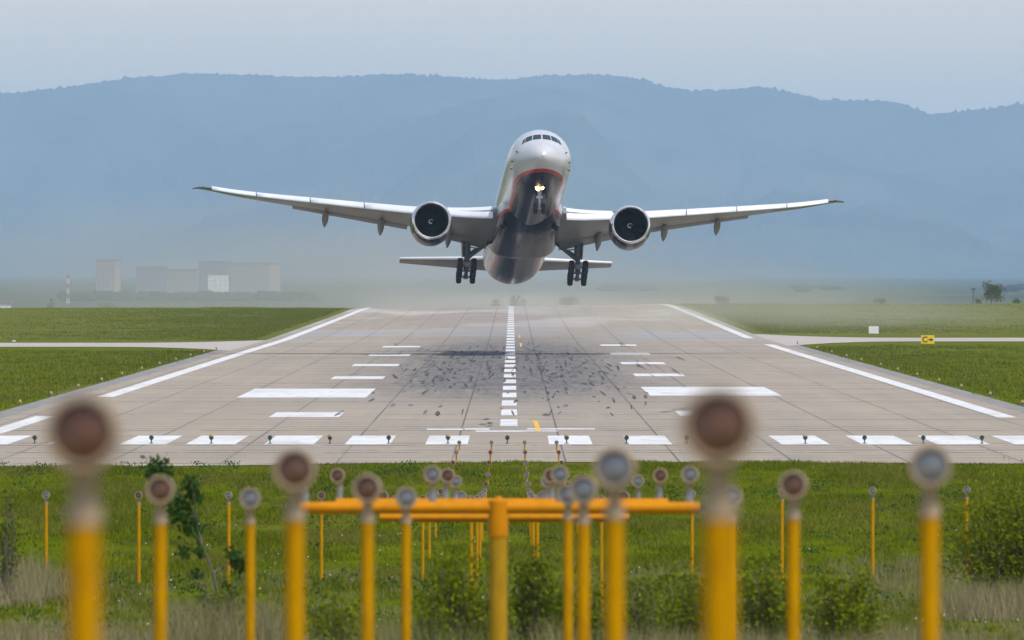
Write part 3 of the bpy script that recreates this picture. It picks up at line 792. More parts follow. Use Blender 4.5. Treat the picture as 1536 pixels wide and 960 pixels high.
near(125, 650, 31.5, 'lens_brown', 'very large blurred approach light at far left, closest to the camera with its twin', .042)
near(1078, 640, 31.5, 'lens_brown', 'very large blurred approach light with dark brown face, right of centre', .042)
near(442, 705, 57.5, 'lens_brown', 'large blurred brown approach light at the left end of the front crossbar')
near(922, 703, 57.5, 'lens_grey', 'large blurred grey approach light before the right half of the crossbar')
near(1395, 700, 57.5, 'lens_grey', 'large blurred grey approach light at right, its post beside the big bush')
near(240, 735, 85.5, 'lens_brown', 'medium brown approach light in front of the leaning sapling')
near(551, 733, 85.5, 'lens_brown', 'medium brown approach light overlapping the left half of the crossbar')
near(875, 735, 85.5, 'lens_grey', 'medium grey approach light just left of the large grey one on the crossbar')
near(1190, 728, 85.5, 'lens_brown', 'medium brown approach light standing alone right of the biggest right lamp')
near(375, 748, 115, 'lens_grey', 'medium approach light on a slim post left of the crossbar end')
near(609, 747, 115, 'lens_grey', 'small grey approach light over the crossbar, between brown lamp and central post')
near(852, 742, 115, 'lens_grey', 'small grey approach light half hidden by the medium grey lamp')
near(1098, 745, 115, 'lens_grey', 'pale approach light half hidden behind the biggest right post')

# crossbars on posts, each carrying four lamps
LAMPZ = pchip([115, 139, 167, 195, 225, 255, 285, 320, 350, 380, 410, 440, 470, 500, 530, 560], [6.45, 6.22, 5.72, 5.14, 4.30, 3.66, 3.10, 2.42, 1.92, 1.41, .95, .66, .50, .46, .43, .42])
BX = [-2.40, -.92, .55, 2.05]
def light_bar(Y, lenses, posts, label, prad, pmat, brad=.07, x0=-2.45, x1=2.17):
    zl = float(LAMPZ(Y)); zb = float(zg(0, Y)) - .05
    r = empty('light_bar', (0, Y, zb), label, 'light bar', 'crossbars carrying four approach lights')
    H = zl - zb; hb = H - .385
    m = MB(); m.tube([(x0, 0, hb), (x1, 0, hb)], brad, 18); m.build('crossbar', M['orange'], r)
    for px in posts:
        m = MB(); m.tube([(px, 0, 0), (px, 0, hb-.02)], prad, 18); m.build('post', M[pmat], r)
    if len(posts) == 1:
        m = MB(); m.lathe([(hb-.33, prad*1.04), (hb-.33, prad*1.1), (hb+.085, prad*1.1), (hb+.095, prad*.95), (hb+.10, .01)], (posts[0], 0, 0), 'z', 18, cap0=True); m.build('clamp', M['orange'], r)
    for i, X in enumerate(BX):
        lamp_parts(r, lenses[i], H, X + rnd.uniform(-.03, .03))
        m = MB(); m.tube([(X, .05, hb+brad-.02), (X, .05, hb+.20)], .045, 12); m.build('stub', M['galv'], r)
        m = MB(); m.tube([(X, .05, hb+.20), (X, .05, H-.09)], .036, 12); m.build('collar', M['cream'], r)
    return r
g_, b_ = 'lens_grey', 'lens_brown'
light_bar(139, (b_, g_, g_, g_), (-.16,), 'front orange crossbar of four lamps on a thick central yellow post', .105, 'yellow_pale')
light_bar(167, (b_, b_, b_, b_), (-.19,), 'second orange crossbar, hidden directly behind the front one', .05, 'yellow')
light_bar(195, (g_, g_, g_, g_), (-.22,), 'third orange crossbar with grey lamps behind the front one', .05, 'yellow')
light_bar(222, (b_, g_, g_, b_), (-.25,), 'lower orange crossbar seen under the front one', .05, 'yellow')
light_bar(250, (g_, b_, b_, g_), (-.28,), 'farthest orange crossbar, just visible under the nearer bars', .05, 'yellow')

ROWN = ['first', 'second', 'third', 'fourth', 'fifth', 'sixth', 'seventh', 'eighth', 'ninth', 'tenth']
for k, Y in enumerate([560, 530, 500, 470, 440, 410, 383, 356, 330, 278]):
    for i, X in enumerate((-2.45, -.95, .58, 2.07)):
        approach_light(X + rnd.uniform(-.012, .012), Y, float(LAMPZ(Y)), rnd.choice((g_, b_, g_)),
                       f'small approach light, {ORD[i]} of four in the {ROWN[k]} row from the runway', 'small approach lights in rows of four along the centreline', .04, .1)
RC = [(69, 743, 'leftmost'), (208, 743, 'second from left'), (343, 743, 'third from left'), (482, 743, 'fourth from left'),
      (1038, 741, 'fourth from right'), (1173, 739, 'third from right'), (1309, 737, 'second from right'), (1450, 735, 'rightmost')]
for px, py, o_ in RC:
    p = at(px, py, 330)
    approach_light(p.x, 330, p.z, b_ if px in (208, 482, 1173) else g_, f'thin yellow posted approach light, {o_} in the wide row on the grass', 'approach lights in the wide row across the grass', .047, .105)
p = at(1455, 858, 318)
r = empty('rusty_rod', (p.x, 318, float(zg(p.x, 318))-.05), 'thin rusty rod leaning at the foot of the rightmost thin post', 'rod')
m = MB(); m.tube([(.25, -1.2, 0), (.08, 0, .35), (0, .2, .8)], .025, 8); m.build('rod', M['rust'], r)

# green threshold lights
thr = [52, 139, 227, 317, 405, 495, 583, 672, 761, 850, 940, 1030, 1118, 1208, 1297, 1385, 1473]
NUM = ['first', 'second', 'third', 'fourth', 'fifth', 'sixth', 'seventh', 'eighth', 'ninth', 'tenth', 'eleventh', 'twelfth', 'thirteenth', 'fourteenth', 'fifteenth', 'sixteenth', 'seventeenth', 'eighteenth', 'nineteenth', 'twentieth']
def threshold_proto():
    r = empty('threshold_light', (0, 0, 0))
    m = MB(); m.lathe([(0, .10), (.03, .10), (.035, .035), (.17, .03), (.18, .05)], axis='z', seg=14, cap0=True, cap1=True); m.build('stem', M['gear_dark'], r)
    m = MB(); m.lathe([(-.10, .02), (-.09, .065), (-.04, .10), (.02, .115), (.06, .115)], (0, 0, .29), 'y', 18, cap0=True, cap1=True); m.build('lens', M['green_glass'], r)
    m = MB(); m.lathe([(.061, .118), (.14, .11), (.19, .05)], (0, 0, .29), 'y', 18, cap0=True, cap1=True); m.build('housing', M['gear_dark'], r)
    return r
tp = threshold_proto()
tp2 = None
for i, px in enumerate(thr):
    Y = 582.5; X = (px-768)*Y/FPX
    o = tp if i == 0 else copy_tree(tp)
    o.location = (X, Y, float(zbase(X, Y)) + .042)
    cream = px in (317, 495, 672, 850, 1208)
    tag(o, f'green threshold light{" with pale yellow cap" if cream else ""}, {NUM[i]} from left along the runway end', 'threshold light', 'green threshold lights across the runway end')
    if cream:
        m = MB(); m.lathe([(.30, .125), (.42, .115), (.46, .06), (.465, .01)], (0, .04, 0), 'z', 14, cap0=True); m.build('cap', M['lt_cream'], o)

# runway edge lights
def edge_proto():
    r = empty('edge_light', (0, 0, 0))
    m = MB(); m.lathe([(0, .12), (.04, .11), (.05, .04), (.16, .04), (.17, .07)], axis='z', seg=12, cap0=True, cap1=True); m.build('base', M['gear_dark'], r)
    m = MB(); m.lathe([(.172, .095), (.26, .10), (.33, .07), (.36, .02)], axis='z', seg=12, cap0=True); m.build('cap', M['lt_cream'], r)
    return r
ep = edge_proto(); first = True
for side, xx, ylist in (('left', -30.55, [745, 795, 845, 893, 940, 990, 1040, 1090, 1140, 1190, 1240]), ('right', 31.6, [743, 793, 844, 888, 936, 983, 1029, 1086, 1134, 1186, 1243, 1328])):
    for i, Y in enumerate(ylist):
        o = ep if first else copy_tree(ep); first = False
        o.location = (xx, Y, float(zbase(xx, Y)) + .02)
        tag(o, f'pale runway edge light on the {side} verge, {NUM[i]} from the camera', 'edge light', f'runway edge lights along the {side} verge')

# signs
def board(name, label, px, pc, Y, wpx, hpx, mat, legs=.25):
    c_ = at(px, pc, Y); zb = float(zg(c_.x, Y)); W, H = wpx*Y/FPX, hpx*Y/FPX
    r = empty(name, (c_.x, Y, zb), label, 'sign')
    m = MB(); m.box((0, 0, c_.z-zb), (W, .22, H)); p_ = m.build('panel', M[mat], r, False)
    bv = p_.modifiers.new('bevel', 'BEVEL'); bv.width = .03; bv.segments = 2
    for s in (-1, 1):
        m = MB(); m.tube([(s*W*.35, 0, -.1), (s*W*.35, 0, max(.05, c_.z-zb-H/2+.02))], .05, 8); m.build('leg', M['gear_dark'], r)
    return r, W, H, c_.z-zb
board('marker_board', 'blank white board on the grass beyond the right taxiway', 1310.5, 495, 1500, 15, 11, 'white_paint')
board('marker_board', 'small white marker on the grass at the far left', 21, 515, 1390, 4.5, 9, 'white_paint')
r, W, H, zc = board('taxiway_sign', 'yellow taxiway sign reading C with an arrow pointing right', 1391.5, 509.5, 1335, 20, 12.5, 'sign_yellow')
fc = bpy.data.curves.new('letter', 'FONT'); fc.body = 'C'; fc.size = H*.98; fc.extrude = .012; fc.offset = .012; fc.align_x = 'CENTER'; fc.align_y = 'CENTER'
fo = bpy.data.objects.new('tmp_letter', fc); COL.objects.link(fo)
bpy.context.view_layer.update()
dg = bpy.context.evaluated_depsgraph_get(); me = bpy.data.meshes.new_from_object(fo.evaluated_get(dg)); bpy.data.objects.remove(fo)
lo = bpy.data.objects.new('letter', me); COL.objects.link(lo); lo.parent = r; me.materials.clear(); me.materials.append(M['sign_black'])
lo.location = (-W*.20, -.124, zc); lo.rotation_euler = (math.radians(90), 0, 0)
m = MB(); aw = W*.20
pts = [(-aw*.9, -.05), (0, -.05), (0, -.2), (aw*.95, 0), (0, .2), (0, .05), (-aw*.9, .05)]
m.add([(x_, -.135, z_) for x_, z_ in pts] + [(x_, -.112, z_) for x_, z_ in pts], [tuple(range(7)), tuple(range(13, 6, -1))] + [(k, (k+1) % 7, 7+(k+1) % 7, 7+k) for k in range(7)])
ao = m.build('arrow', M['sign_black'], r, False); ao.location = (W*.22, 0, zc)

# ------------------------------------------------------------------ airliner
S0 = 33.0
AR = empty('airliner', (1.262, 1179.92, 13.806), 'twin engine jet airliner climbing nose up over the runway, gear down, landing lights on', 'airliner')
AR.rotation_euler = (math.radians(-10.883), math.radians(1.187), math.radians(2.828))

fs_ = [0, .12, .4, 1, 2, 3, 4, 5, 6.5, 8.5, 11, 14, 50, 53, 57, 61, 65, 69, 72, 73.9]
ftop = pchip(fs_, [-.75, -.42, -.05, .42, 1.00, 1.74, 2.36, 2.74, 2.99, 3.08, 3.1, 3.1, 3.1, 3.1, 3.08, 3.03, 2.95, 2.8, 2.6, 2.35])
fbot = pchip(fs_, [-.75, -1.06, -1.38, -1.78, -2.20, -2.47, -2.67, -2.82, -2.96, -3.06, -3.1, -3.1, -3.1, -2.98, -2.45, -1.6, -.6, .55, 1.35, 1.75])
fhw = pchip(fs_, [0.01, .34, .72, 1.24, 1.80, 2.34, 2.66, 2.85, 3.0, 3.08, 3.1, 3.1, 3.1, 3.08, 2.95, 2.65, 2.15, 1.45, .8, .3])
def fpt(s, th, out=0.0):
    a_, b_, h_ = float(ftop(s)), float(fbot(s)), float(fhw(s)); c_ = (a_+b_)/2; v_ = (a_-b_)/2
    return Vector(((h_+out)*math.sin(th), s-S0, c_+(v_+out)*math.cos(th)))
LIV = livery('silver_and_navy_livery', [(-33, -2.05), (-25, -2.07), (-22, -2.25), (-13, -2.3), (14, -2.3), (19, -2.1), (24, -1.5), (29, -.6), (34, .6), (41, 2.0)], top=(.60, .60, .62))
m = MB(); ss = np.concatenate([[0.0, .03, .08, .15, .25], np.arange(.4, 12, .3), np.arange(12, 50, 2), np.arange(50, 73.9, .8), [73.9]])
m.rings([[fpt(s, 2*math.pi*k/72) for k in range(72)] for s in ss], True, True, True)
m.build('fuselage', LIV, AR)
# radome edge and probes
for (x_, s_, th) in ((0, 4.2, 1.75), (0, 4.2, -1.75), (0, 5.4, 1.95), (0, 5.4, -1.95), (0, 3.0, 1.35), (0, 3.0, -1.35)):
    p = fpt(s_, th); d = Vector((math.sin(th), -.35, math.cos(th))).normalized()
    m = MB(); m.tube([p, p+d*.16, p+d*.18+Vector((0, -.22, 0))], [.06, .05, .03], 6); m.build('probe', M['dark_seam'], AR)
# windscreen panes: solved on the nose surface from their front-view outline
def surf_s(x_, z_):
    lo_, hi_ = .0, 11.0
    for _ in range(40):
        s = (lo_+hi_)/2; a_, b_, h_ = float(ftop(s)), float(fbot(s)), float(fhw(s)); c_ = (a_+b_)/2; v_ = (a_-b_)/2
        if (x_/h_)**2 + ((z_-c_)/v_)**2 > 1: lo_ = s
        else: hi_ = s
    return (lo_+hi_)/2
def pane(quad):
    n = 7; g = []
    for i in range(n):
        row = []
        for j in range(n):
            u_, v_ = i/(n-1), j/(n-1)
            bx = (1-u_)*((1-v_)*quad[0][0]+v_*quad[3][0]) + u_*((1-v_)*quad[1][0]+v_*quad[2][0])
            bz = (1-u_)*((1-v_)*quad[0][1]+v_*quad[3][1]) + u_*((1-v_)*quad[1][1]+v_*quad[2][1])
            s = surf_s(bx, bz); p = Vector((bx, s-S0, bz)); nrm = Vector((bx*.45, -.75, max(.2, bz*.42))).normalized()
            row.append(p + nrm*.02)
        g.append(row)
    m = MB(); m.rings(g, closed=False); return m.build('windscreen_pane', M['glass'], AR)
for sgn in (-1, 1):
    pane([(sgn*.07, 1.30), (sgn*.88, 1.24), (sgn*.78, 1.86), (sgn*.07, 1.92)])
    pane([(sgn*.96, 1.22), (sgn*1.62, 1.00), (sgn*1.42, 1.64), (sgn*.86, 1.85)])
    pane([(sgn*1.68, .97), (sgn*1.92, .86), (sgn*1.74, 1.36), (sgn*1.48, 1.60)])

# belly fairing
m = MB(); rs = []
bs = pchip([19.5, 21, 23, 26, 30, 37, 39, 41, 42.5], [2.4, 2.85, 3.15, 3.3, 3.38, 3.38, 3.3, 2.9, 2.2])
bb = pchip([19.5, 21, 23, 26, 30, 37, 38.5, 40.5, 42.5], [-2.4, -2.75, -3.12, -3.48, -3.6, -3.62, -3.42, -2.95, -2.5])
for s in np.linspace(19.5, 42.5, 50):
    hw, zb_ = float(bs(s)), float(bb(s)); ring = []
    for k in range(40):
        th = 2*math.pi*k/40; cx_, cz_ = math.sin(th), math.cos(th); e = 2/2.9
        ring.append((hw*math.copysign(abs(cx_)**e, cx_), s-S0, -1.5 + (1.5+zb_ if False else (-zb_-1.5) if cz_ < 0 else .75)*math.copysign(abs(cz_)**e, cz_)))
    rs.append(ring)
m.rings(rs, True, True, True); m.build('belly_fairing', LIV, AR)
for sx in (-1, 1):
    m = MB(); m.box((sx*2.45, 24.0-S0, -3.0), (.85, .5, .42), M=Matrix.Rotation(sx*.55, 3, 'Y')); m.build('air_inlet', M['dark_seam'], AR, False)
    m = MB(); m.lathe([(-.05, .12), (0, .16), (.2, .16)], (sx*3.35, 23.0-S0, -1.25), 'y', 14, cap0=True, cap1=True); m.build('wing_root_light', M['lip'], AR)

# wings
wy = [0, 3.1, 6.5, 10.3, 15, 20, 25, 29.0, 31.0, 32.0, 32.45]
wle = pchip(wy, [21.2, 23.4, 25.7, 28.2, 31.35, 34.75, 38.1, 40.85, 42.5, 44.0, 45.3])
wch = pchip(wy, [15.6, 13.4, 10.8, 8.7, 7.3, 5.9, 4.6, 3.5, 2.7, 1.7, .7])
wz = pchip([0, 3.1, 10, 15, 20, 24, 28, 32.45], [-1.75, -1.7, -.85, .14, 1.22, 2.08, 3.0, 4.32])
wtc = pchip([0, 3.1, 10, 20, 32.45], [.13, .125, .105, .095, .085])
wtw = pchip([0, 3.1, 10, 20, 32.45], [2.5, 2.0, .3, -2.0, -6.0])
def foil(n=18):
    xs = .5*(1-np.cos(np.linspace(0, math.pi, n)))
    yt = 5*(.2969*np.sqrt(xs)-.126*xs-.3516*xs**2+.2843*xs**3-.1015*xs**4); yc = .06*xs*(1-xs)
    up = [(x_, c_+t_*1.0) for x_, t_, c_ in zip(xs, yt, yc)]; lo = [(x_, c_-t_*.85) for x_, t_, c_ in zip(xs, yt, yc)]
    return up[::-1] + lo[1:]
FO = foil()
def wring(y_, x0=0, x1=1, sgn=1):
    le, ch, z_, tc_, tw = float(wle(y_)), float(wch(y_)), float(wz(y_)), float(wtc(y_)), math.radians(float(wtw(y_)))
    out = []
    for (u_, v_) in FO:
        a_, b_ = u_*ch, v_*ch*tc_
        out.append((sgn*y_, le + a_*math.cos(tw) + b_*math.sin(tw) - S0, z_ - a_*math.sin(tw) + b_*math.cos(tw)))
    return out
def wpoint(y_, u_, v_=0):
    le, ch, z_, tw = float(wle(y_)), float(wch(y_)), float(wz(y_)), math.radians(float(wtw(y_)))
    return le + u_*ch*math.cos(tw), z_ - u_*ch*math.sin(tw) + v_
for sgn in (-1, 1):
    ys_ = np.concatenate([np.linspace(0, 28, 30), np.linspace(28.5, 32.45, 12)])
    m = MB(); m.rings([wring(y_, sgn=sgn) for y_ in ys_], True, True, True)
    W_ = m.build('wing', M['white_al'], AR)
    # drooped slats along the leading edge
    for (ya, yb) in ((3.6, 8.6), (10.7, 15.8), (15.9, 21.0), (21.1, 26.2), (26.3, 30.6)):
        rs = []
        for y_ in np.linspace(ya, yb, 6):
            ch = float(wch(y_)); tk = float(wtc(y_))*ch; c_ = .45 + .058*ch; sle, zz = wpoint(y_, 0)
            prof = [(1.25, .62), (.85, .50), (.45, .22), (.15, -.12), (.02, -.34), (0, -.46), (.06, -.56), (.2, -.50), (.6, .0), (1.2, .5)]
            rs.append([(sgn*y_, sle - S0 - .30 + p_*c_ , zz + q_*(.30+.60*tk) + .02) for p_, q_ in prof])
        m = MB(); m.rings(rs, True, True, True); m.build('slat', M['slat'], AR, sharp=70)
    # flaps
    for (ya, yb, fc_, dz, ang) in ((3.6, 9.0, .20, .10, 11), (11.4, 22.6, .20, .05, 8)):
        rs = []
        for y_ in np.linspace(ya, yb, 8):
            ch = float(wch(y_)); f_ = fc_*ch; s1, zz = wpoint(y_, .86); a_ = math.radians(ang)
            ring = []
            for (u_, v_) in FO[::2]:
                p_, q_ = u_*f_, v_*f_*.14 
                ring.append((sgn*y_, s1 - S0 + p_*math.cos(a_)+q_*math.sin(a_), zz - dz*ch/9 - p_*math.sin(a_)+q_*math.cos(a_)))
            rs.append(ring)
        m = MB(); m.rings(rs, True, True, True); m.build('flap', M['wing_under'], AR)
    for y_ in (7.4, 14.0, 19.4):
        s1, zz = wpoint(y_, .62); m = MB(); rs = []
        for f in np.linspace(0, 1, 12):
            rr = .32*math.sin(math.pi*min(.965, max(.03, f**.9)))**.5; cx_ = s1 + f*4.3*(.75 if y_ > 10 else 1.1)
            cz_ = zz - .42 - .35*f - .45*f*f
            rs.append([(sgn*y_ + rr*1.05*math.sin(q), cx_-S0, cz_ + rr*1.25*math.cos(q)) for q in np.linspace(0, 2*math.pi, 14)[:-1]])
        m.rings(rs, True, True, True); m.build('flap_fairing', M['wing_under'], AR)
    m = MB(); m.lathe([(-.2, .03), (-.12, .09), (.3, .09)], (sgn*31.4, float(wle(31.4))-S0, float(wz(31.4))), 'y', 10, cap0=True, cap1=True)
    m.build('navigation_light', M['nav_green'] if sgn < 0 else M['nav_red'], AR)
    # tailplane
    rs = []
    for f in np.linspace(0, 1, 10):
        y_ = 10.75*f; le = 61.0 + 8.2*f; ch = 7.4 - 5.0*f; z_ = .95 + .125*y_
        rs.append([(sgn*y_, le+u_*ch-S0, z_+v_*ch*.095) for u_, v_ in FO])
    m = MB(); m.rings(rs, True, True, True); tp_ = m.build('tailplane', M['white_al'], AR)
    m = MB(); m.tube([(sgn*2.2, 61.0+8.2*.2-S0-.02, .95+.125*2.2+.03), (sgn*10.7, 69.15-S0-.02, .95+.125*10.7+.03)], [.20, .11], 10); m.build('leading_edge_highlight', M['slat'], tp_)  # bright tube along the bare metal edge, added to paint its sunlit line
# fin
rs = []
for f in np.linspace(0, 1, 8):
    le = 58.5 + 9.6*f; ch = 9.6 - 6.2*f
    rs.append([(v_*ch*.09, le+u_*ch-S0, 2.6 + 9.6*f) for u_, v_ in FO])
m = MB(); m.rings(rs, True, True, True); m.build('fin', LIV, AR)

# engines
NAC = livery('engine_navy_livery', [(-14, .9-3.25), (-11, .6-3.25), (-4, .3-3.25)], red=False, top=(.46, .44, .48), spec=.18)
for sgn in (-1, 1):
    cx_, cy_, cz_ = sgn*9.7, 20.5-S0, -3.25
    def E(prof, name, mat, seg=56, **k):
        m = MB(); m.lathe(prof, (cx_, cy_, cz_), 'y', seg, **k); return m.build(name, mat, nac if name != 'engine' else AR)
    m = MB(); m.lathe([(.26, 1.905), (.6, 1.985), (1.2, 2.03), (2.2, 2.05), (3.2, 1.98), (4.2, 1.82), (5.0, 1.64), (5.0, 1.55), (4.0, 1.6)], (cx_, cy_, cz_), 'y', 56)
    nac = m.build('engine', NAC, AR)
    E([(.26, 1.905), (.12, 1.86), (.03, 1.80), (0, 1.745), (.03, 1.69), (.12, 1.645), (.24, 1.62)], 'inlet_lip', M['lip'])
    E([(.24, 1.62), (.7, 1.60), (1.3, 1.62), (1.9, 1.63)], 'inlet_duct', M['dark_seam'])
    m = MB(); m.lathe([(1.95, 1.63), (1.951, .3)], (cx_, cy_, cz_), 'y', 56)
    for k in range(22):
        a0 = 2*math.pi*k/22; vs_ = []
        for q in range(6):
            rr = .42 + (1.60-.42)*q/5; tw_ = .13 + .02*q; dz_ = .30 - .03*q
            for e_ in (-1, 1): vs_.append((cx_+rr*math.cos(a0+e_*tw_/max(.6, rr)*.8), cy_+1.62+e_*dz_*.5, cz_+rr*math.sin(a0+e_*tw_/max(.6, rr)*.8)))
        m.add(vs_, [(2*q, 2*q+1, 2*q+3, 2*q+2) for q in range(5)])
    m.build('fan', M['fan'], nac)
    sp = [(.95, .005), (1.0, .10), (1.15, .24), (1.35, .36), (1.6, .44)]
    E(sp, 'spinner', M['fan'], 28, cap0=True)
    spf = pchip([p_[0] for p_ in sp], [p_[1] for p_ in sp])
    m = MB(); L_ = []
    for q in range(22):
        f = q/21; a_ = -1.0 - f*4.6; yy0 = .965 + .22*f; wq = (.06 + .07*f)*(1-.45*f)
        row = []
        for e_ in (0, 1):
            y2 = yy0 + e_*wq; rr = float(spf(y2)) + .012; row.append((cx_+rr*math.cos(a_), cy_+y2-.012, cz_+rr*math.sin(a_)))
        L_.append(row)
    m.rings(L_, closed=False); m.build('spinner_swirl', M['spin_white'], nac)
    E([(4.6, 1.1), (5.4, 1.05), (6.4, .85), (7.2, .55), (7.8, .1)], 'exhaust_cone', M['steel'], 32, cap1=True)
    # pylon
    rs = []
    for f in np.linspace(0, 1, 8):
        s_ = 22.3 + 8.0*f; zt_ = float(wz(9.7)) - .25 + (.0 if f > .6 else -.45*(1-f/.6)); zb_ = cz_ + 1.75 - .2*f
        w_ = .26*math.sin(math.pi*(.08+.84*f))
        rs.append([(cx_-w_, s_-S0, zb_), (cx_+w_, s_-S0, zb_), (cx_+w_*.8, s_-S0, zt_), (cx_-w_*.8, s_-S0, zt_)])
    m = MB(); m.rings(rs, True, True, True); m.build('pylon', M['white_al'], AR)
    # nacelle chine
    ix = -sgn
    m = MB(); a_ = math.radians(48); bx_ = cx_+ix*2.02*math.cos(a_); bz_ = cz_+2.02*math.sin(a_)
    m.add([(bx_-ix*.1, cy_+1.2, bz_-.1), (bx_-ix*.1, cy_+2.9, bz_-.1), (bx_+ix*.42, cy_+2.9, bz_+.40), (bx_+ix*.36, cy_+2.2, bz_+.36)] + [(bx_-ix*.1, cy_+1.2, bz_-.14), (bx_-ix*.1, cy_+2.9, bz_-.14), (bx_+ix*.42, cy_+2.9, bz_+.36), (bx_+ix*.36, cy_+2.2, bz_+.32)],
          [(0, 1, 2, 3), (7, 6, 5, 4), (0, 3, 7, 4), (3, 2, 6, 7), (2, 1, 5, 6), (1, 0, 4, 5)]); m.build('chine', M['lip'], nac, False)

# landing gear
def wheel(parent, c_, rad, wd):
    m = MB(); h = wd/2
    m.lathe([(-h*.55, rad*.52), (-h*.85, rad*.62), (-h, rad*.80), (-h*.80, rad*.95), (-h*.35, rad), (h*.35, rad), (h*.80, rad*.95), (h, rad*.80), (h*.85, rad*.62), (h*.55, rad*.52)], (0, 0, 0), 'x', 28)
    o = m.build('wheel', M['black_rub'], parent); o.location = c_
    m = MB(); m.lathe([(-h*.56, rad*.53), (-h*.40, rad*.30), (-h*.5, .08)], (0, 0, 0), 'x', 20, cap1=True); m.lathe([(h*.56, rad*.53), (h*.40, rad*.30), (h*.5, .08)], (0, 0, 0), 'x', 20, cap1=True)
    m.build('hub', M['steel'], o); return o
for sgn in (-1, 1):
    gx_, gs_, gz_ = sgn*5.5, 37.1-S0, -5.02
    m = MB(); m.tube([(gx_, gs_-.3, -1.3), (gx_, gs_-.12, -3.2), (gx_, gs_-.08, -3.55)], [.40, .38, .32], 16)
    m.tube([(gx_, gs_-.1, -3.5), (gx_, gs_, -4.3), (gx_, gs_, gz_)], [.25, .24, .28], 14)
    m.tube([(gx_+.30*sgn, gs_-.35, -1.6), (gx_+.30*sgn, gs_-.3, -3.3)], .07, 8); m.tube([(gx_-.28*sgn, gs_-.32, -2.0), (gx_-.2*sgn, gs_-.2, -4.4)], .05, 8)
    m.box((gx_, gs_-.1, -3.5), (.75, .5, .22)); m.box((gx_, gs_-.3, -4.35), (.34, .5, .14)); m.box((gx_, gs_-.3, -4.0), (.5, .16, .12))
    leg = m.build('main_gear_leg', M['gear_dark'], AR)
    for (p0_, p1_, r_) in (((gx_-sgn*.2, gs_-.1, -3.7), (sgn*3.15, gs_-.9, -2.15), .16), ((gx_-sgn*.2, gs_-.15, -3.35), (sgn*3.25, gs_+1.2, -1.75), .14), ((gx_-sgn*.15, gs_-.3, -2.65), (gx_-sgn*1.1, gs_-.5, -2.85), .06)):
        m = MB(); m.tube([p0_, p1_], r_, 10); m.build('brace', M['gear_dark'], leg)
    m = MB(); m.box((gx_+sgn*.46, gs_+.1, -2.55), (.07, 1.5, 2.0), M=Matrix.Rotation(sgn*.06, 3, 'Y')); m.build('gear_door', M['wing_under'], leg, False)
    tl = math.radians(-13); m = MB()
    bp = lambda d: Vector((gx_, gs_ + d*math.cos(tl), gz_ + d*math.sin(tl)))
    m.tube([bp(-1.7), bp(1.7)], .17, 12)
    for d in (-1.47, 0, 1.47): m.tube([bp(d)+Vector((-.72, 0, 0)), bp(d)+Vector((.72, 0, 0))], .10, 10)
    for d in (-1.47, 1.47): m.box(bp(d)+Vector((0, -.1, 0)), (.45, .3, .42))
    m.build('bogie_beam', M['steel'], leg)
    for d in (-1.47, 0, 1.47):
        for e_ in (-1, 1): wheel(leg, bp(d)+Vector((e_*.68, 0, 0)), .67, .52)
ns_ = 5.9-S0
m = MB(); m.tube([(0, ns_-.1, -2.4), (0, ns_-.05, -3.75)], .17, 14); m.tube([(0, ns_-.05, -3.7), (0, ns_, -4.80)], .10, 12); m.tube([(-.55, ns_, -4.80), (.55, ns_, -4.80)], .08, 10)
m.box((0, ns_-.1, -3.72), (.62, .35, .18)); m.tube([(0, ns_-.05, -3.6), (0, ns_-1.6, -2.6)], .08, 8)
ng = m.build('nose_gear_leg', M['gear_white'], AR)
for e_ in (-1, 1): wheel(ng, Vector((e_*.39, ns_, -4.80)), .54, .40)
EM = emis('landing_light_glow', (1.0, .60, .22), 24)
for x_, rr in ((-.14, .27), (.22, .17)):
    m = MB(); m.lathe([(0, rr*1.15), (.04, rr*1.2), (.16, rr*.9), (.22, .05)], (x_, ns_-.52, -2.86), 'y', 18, cap1=True); hl = m.build('landing_light', M['steel'], ng)
    m = MB(); m.lathe([(-.05, .01), (-.04, rr*.6), (.0, rr*1.1)], (x_, ns_-.52, -2.86), 'y', 18, cap0=True); m.build('bulb', EM, hl)
for sgn in (-1, 1):
    m = MB(); m.box((sgn*.72, ns_+1.0, -3.35), (.05, 1.7, .85), M=Matrix.Rotation(sgn*-.18, 3, 'Y')); m.build('nose_gear_door', LIV, AR, False)
m = MB(); m.box((0, ns_+.55, -2.955), (1.3, 2.6, .06)); m.build('nose_gear_bay', M['dark_seam'], AR, False)

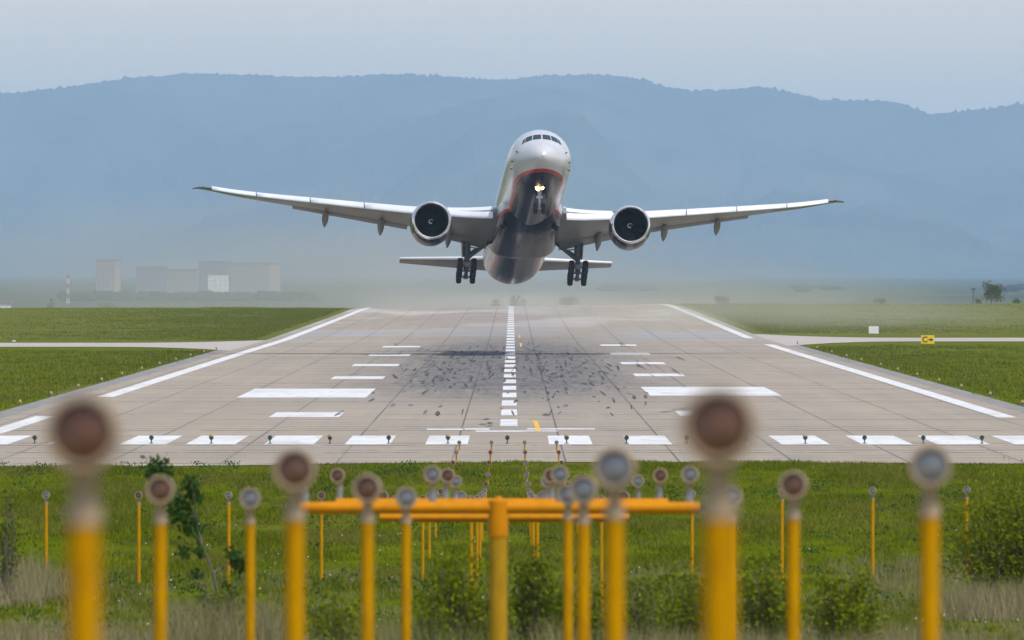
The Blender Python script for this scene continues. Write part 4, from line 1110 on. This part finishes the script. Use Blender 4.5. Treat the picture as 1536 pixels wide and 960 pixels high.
# ------------------------------------------------------------------ haze and exhaust smoke
def volume_mat(name, col, dens, aniso=0.0, absorb=None):
    mt = bpy.data.materials.new(name); mt.use_nodes = True; n_ = mt.node_tree; n_.nodes.clear()
    o = n_.nodes.new('ShaderNodeOutputMaterial'); pv = n_.nodes.new('ShaderNodeVolumePrincipled')
    pv.inputs['Color'].default_value = (*col, 1); pv.inputs['Density'].default_value = dens; pv.inputs['Anisotropy'].default_value = aniso
    if absorb: pv.inputs['Absorption Color'].default_value = (*absorb, 1)
    n_.links.new(pv.outputs[0], o.inputs['Volume']); return mt
m = MB(); m.box((0, 28600, 385), (25400, 58200, 850))
hz = m.build('haze', volume_mat('haze_air', HAZE_COLOR, HAZE_DENSITY), None, False); tag(hz, 'pale blue haze filling the air', 'haze', kind='stuff')
def puff(name, c_, rad, dens, col, label):
    vs_, fs2 = ico(4); m = MB(); m.add([tuple(v_*np.array(rad)) for v_ in vs_], [tuple(f_) for f_ in fs2])
    mt = volume_mat('smoke_'+name, col, dens); n_ = mt.node_tree; pv = [q for q in n_.nodes if q.type == 'PRINCIPLED_VOLUME'][0]
    tc_ = n_.nodes.new('ShaderNodeTexCoord'); mp_ = n_.nodes.new('ShaderNodeMapping'); mp_.inputs['Scale'].default_value = tuple(1/r_ for r_ in rad)
    ln = n_.nodes.new('ShaderNodeVectorMath'); ln.operation = 'LENGTH'
    mr = n_.nodes.new('ShaderNodeMapRange'); mr.interpolation_type = 'SMOOTHSTEP'
    for k_, v_ in enumerate((.15, 1.0, dens, 0.0)): mr.inputs[k_+1].default_value = v_
    ns2 = n_.nodes.new('ShaderNodeTexNoise'); ns2.inputs['Scale'].default_value = 2.2; ns2.inputs['Detail'].default_value = 3
    mm = n_.nodes.new('ShaderNodeMath'); mm.operation = 'MULTIPLY'; m2 = n_.nodes.new('ShaderNodeMath'); m2.operation = 'MULTIPLY'; m2.inputs[1].default_value = 2.0
    l_ = n_.links.new; l_(tc_.outputs['Object'], mp_.inputs[0]); l_(mp_.outputs[0], ln.inputs[0]); l_(ln.outputs['Value'], mr.inputs[0])
    l_(mp_.outputs[0], ns2.inputs['Vector']); l_(ns2.outputs['Fac'], m2.inputs[0]); l_(mr.outputs[0], mm.inputs[0]); l_(m2.outputs[0], mm.inputs[1]); l_(mm.outputs[0], pv.inputs['Density'])
    o = m.build(name, mt, None, True, 180); o.location = c_; return tag(o, label, 'exhaust haze', kind='stuff')
puff('exhaust_haze', (-42, 2700, 3), (145, 430, 27), .0019, (.66, .63, .54), 'brownish exhaust haze drifting behind the airliner over the far runway')
puff('exhaust_haze', (36, 1700, 1), (48, 340, 9), .0022, (.74, .71, .58), 'thin exhaust haze over the right verge and taxiway')
puff('exhaust_haze', (-3, 2280, 1), (48, 260, 5), .0022, (.80, .77, .68), 'low shimmering exhaust haze lying on the far end of the runway')
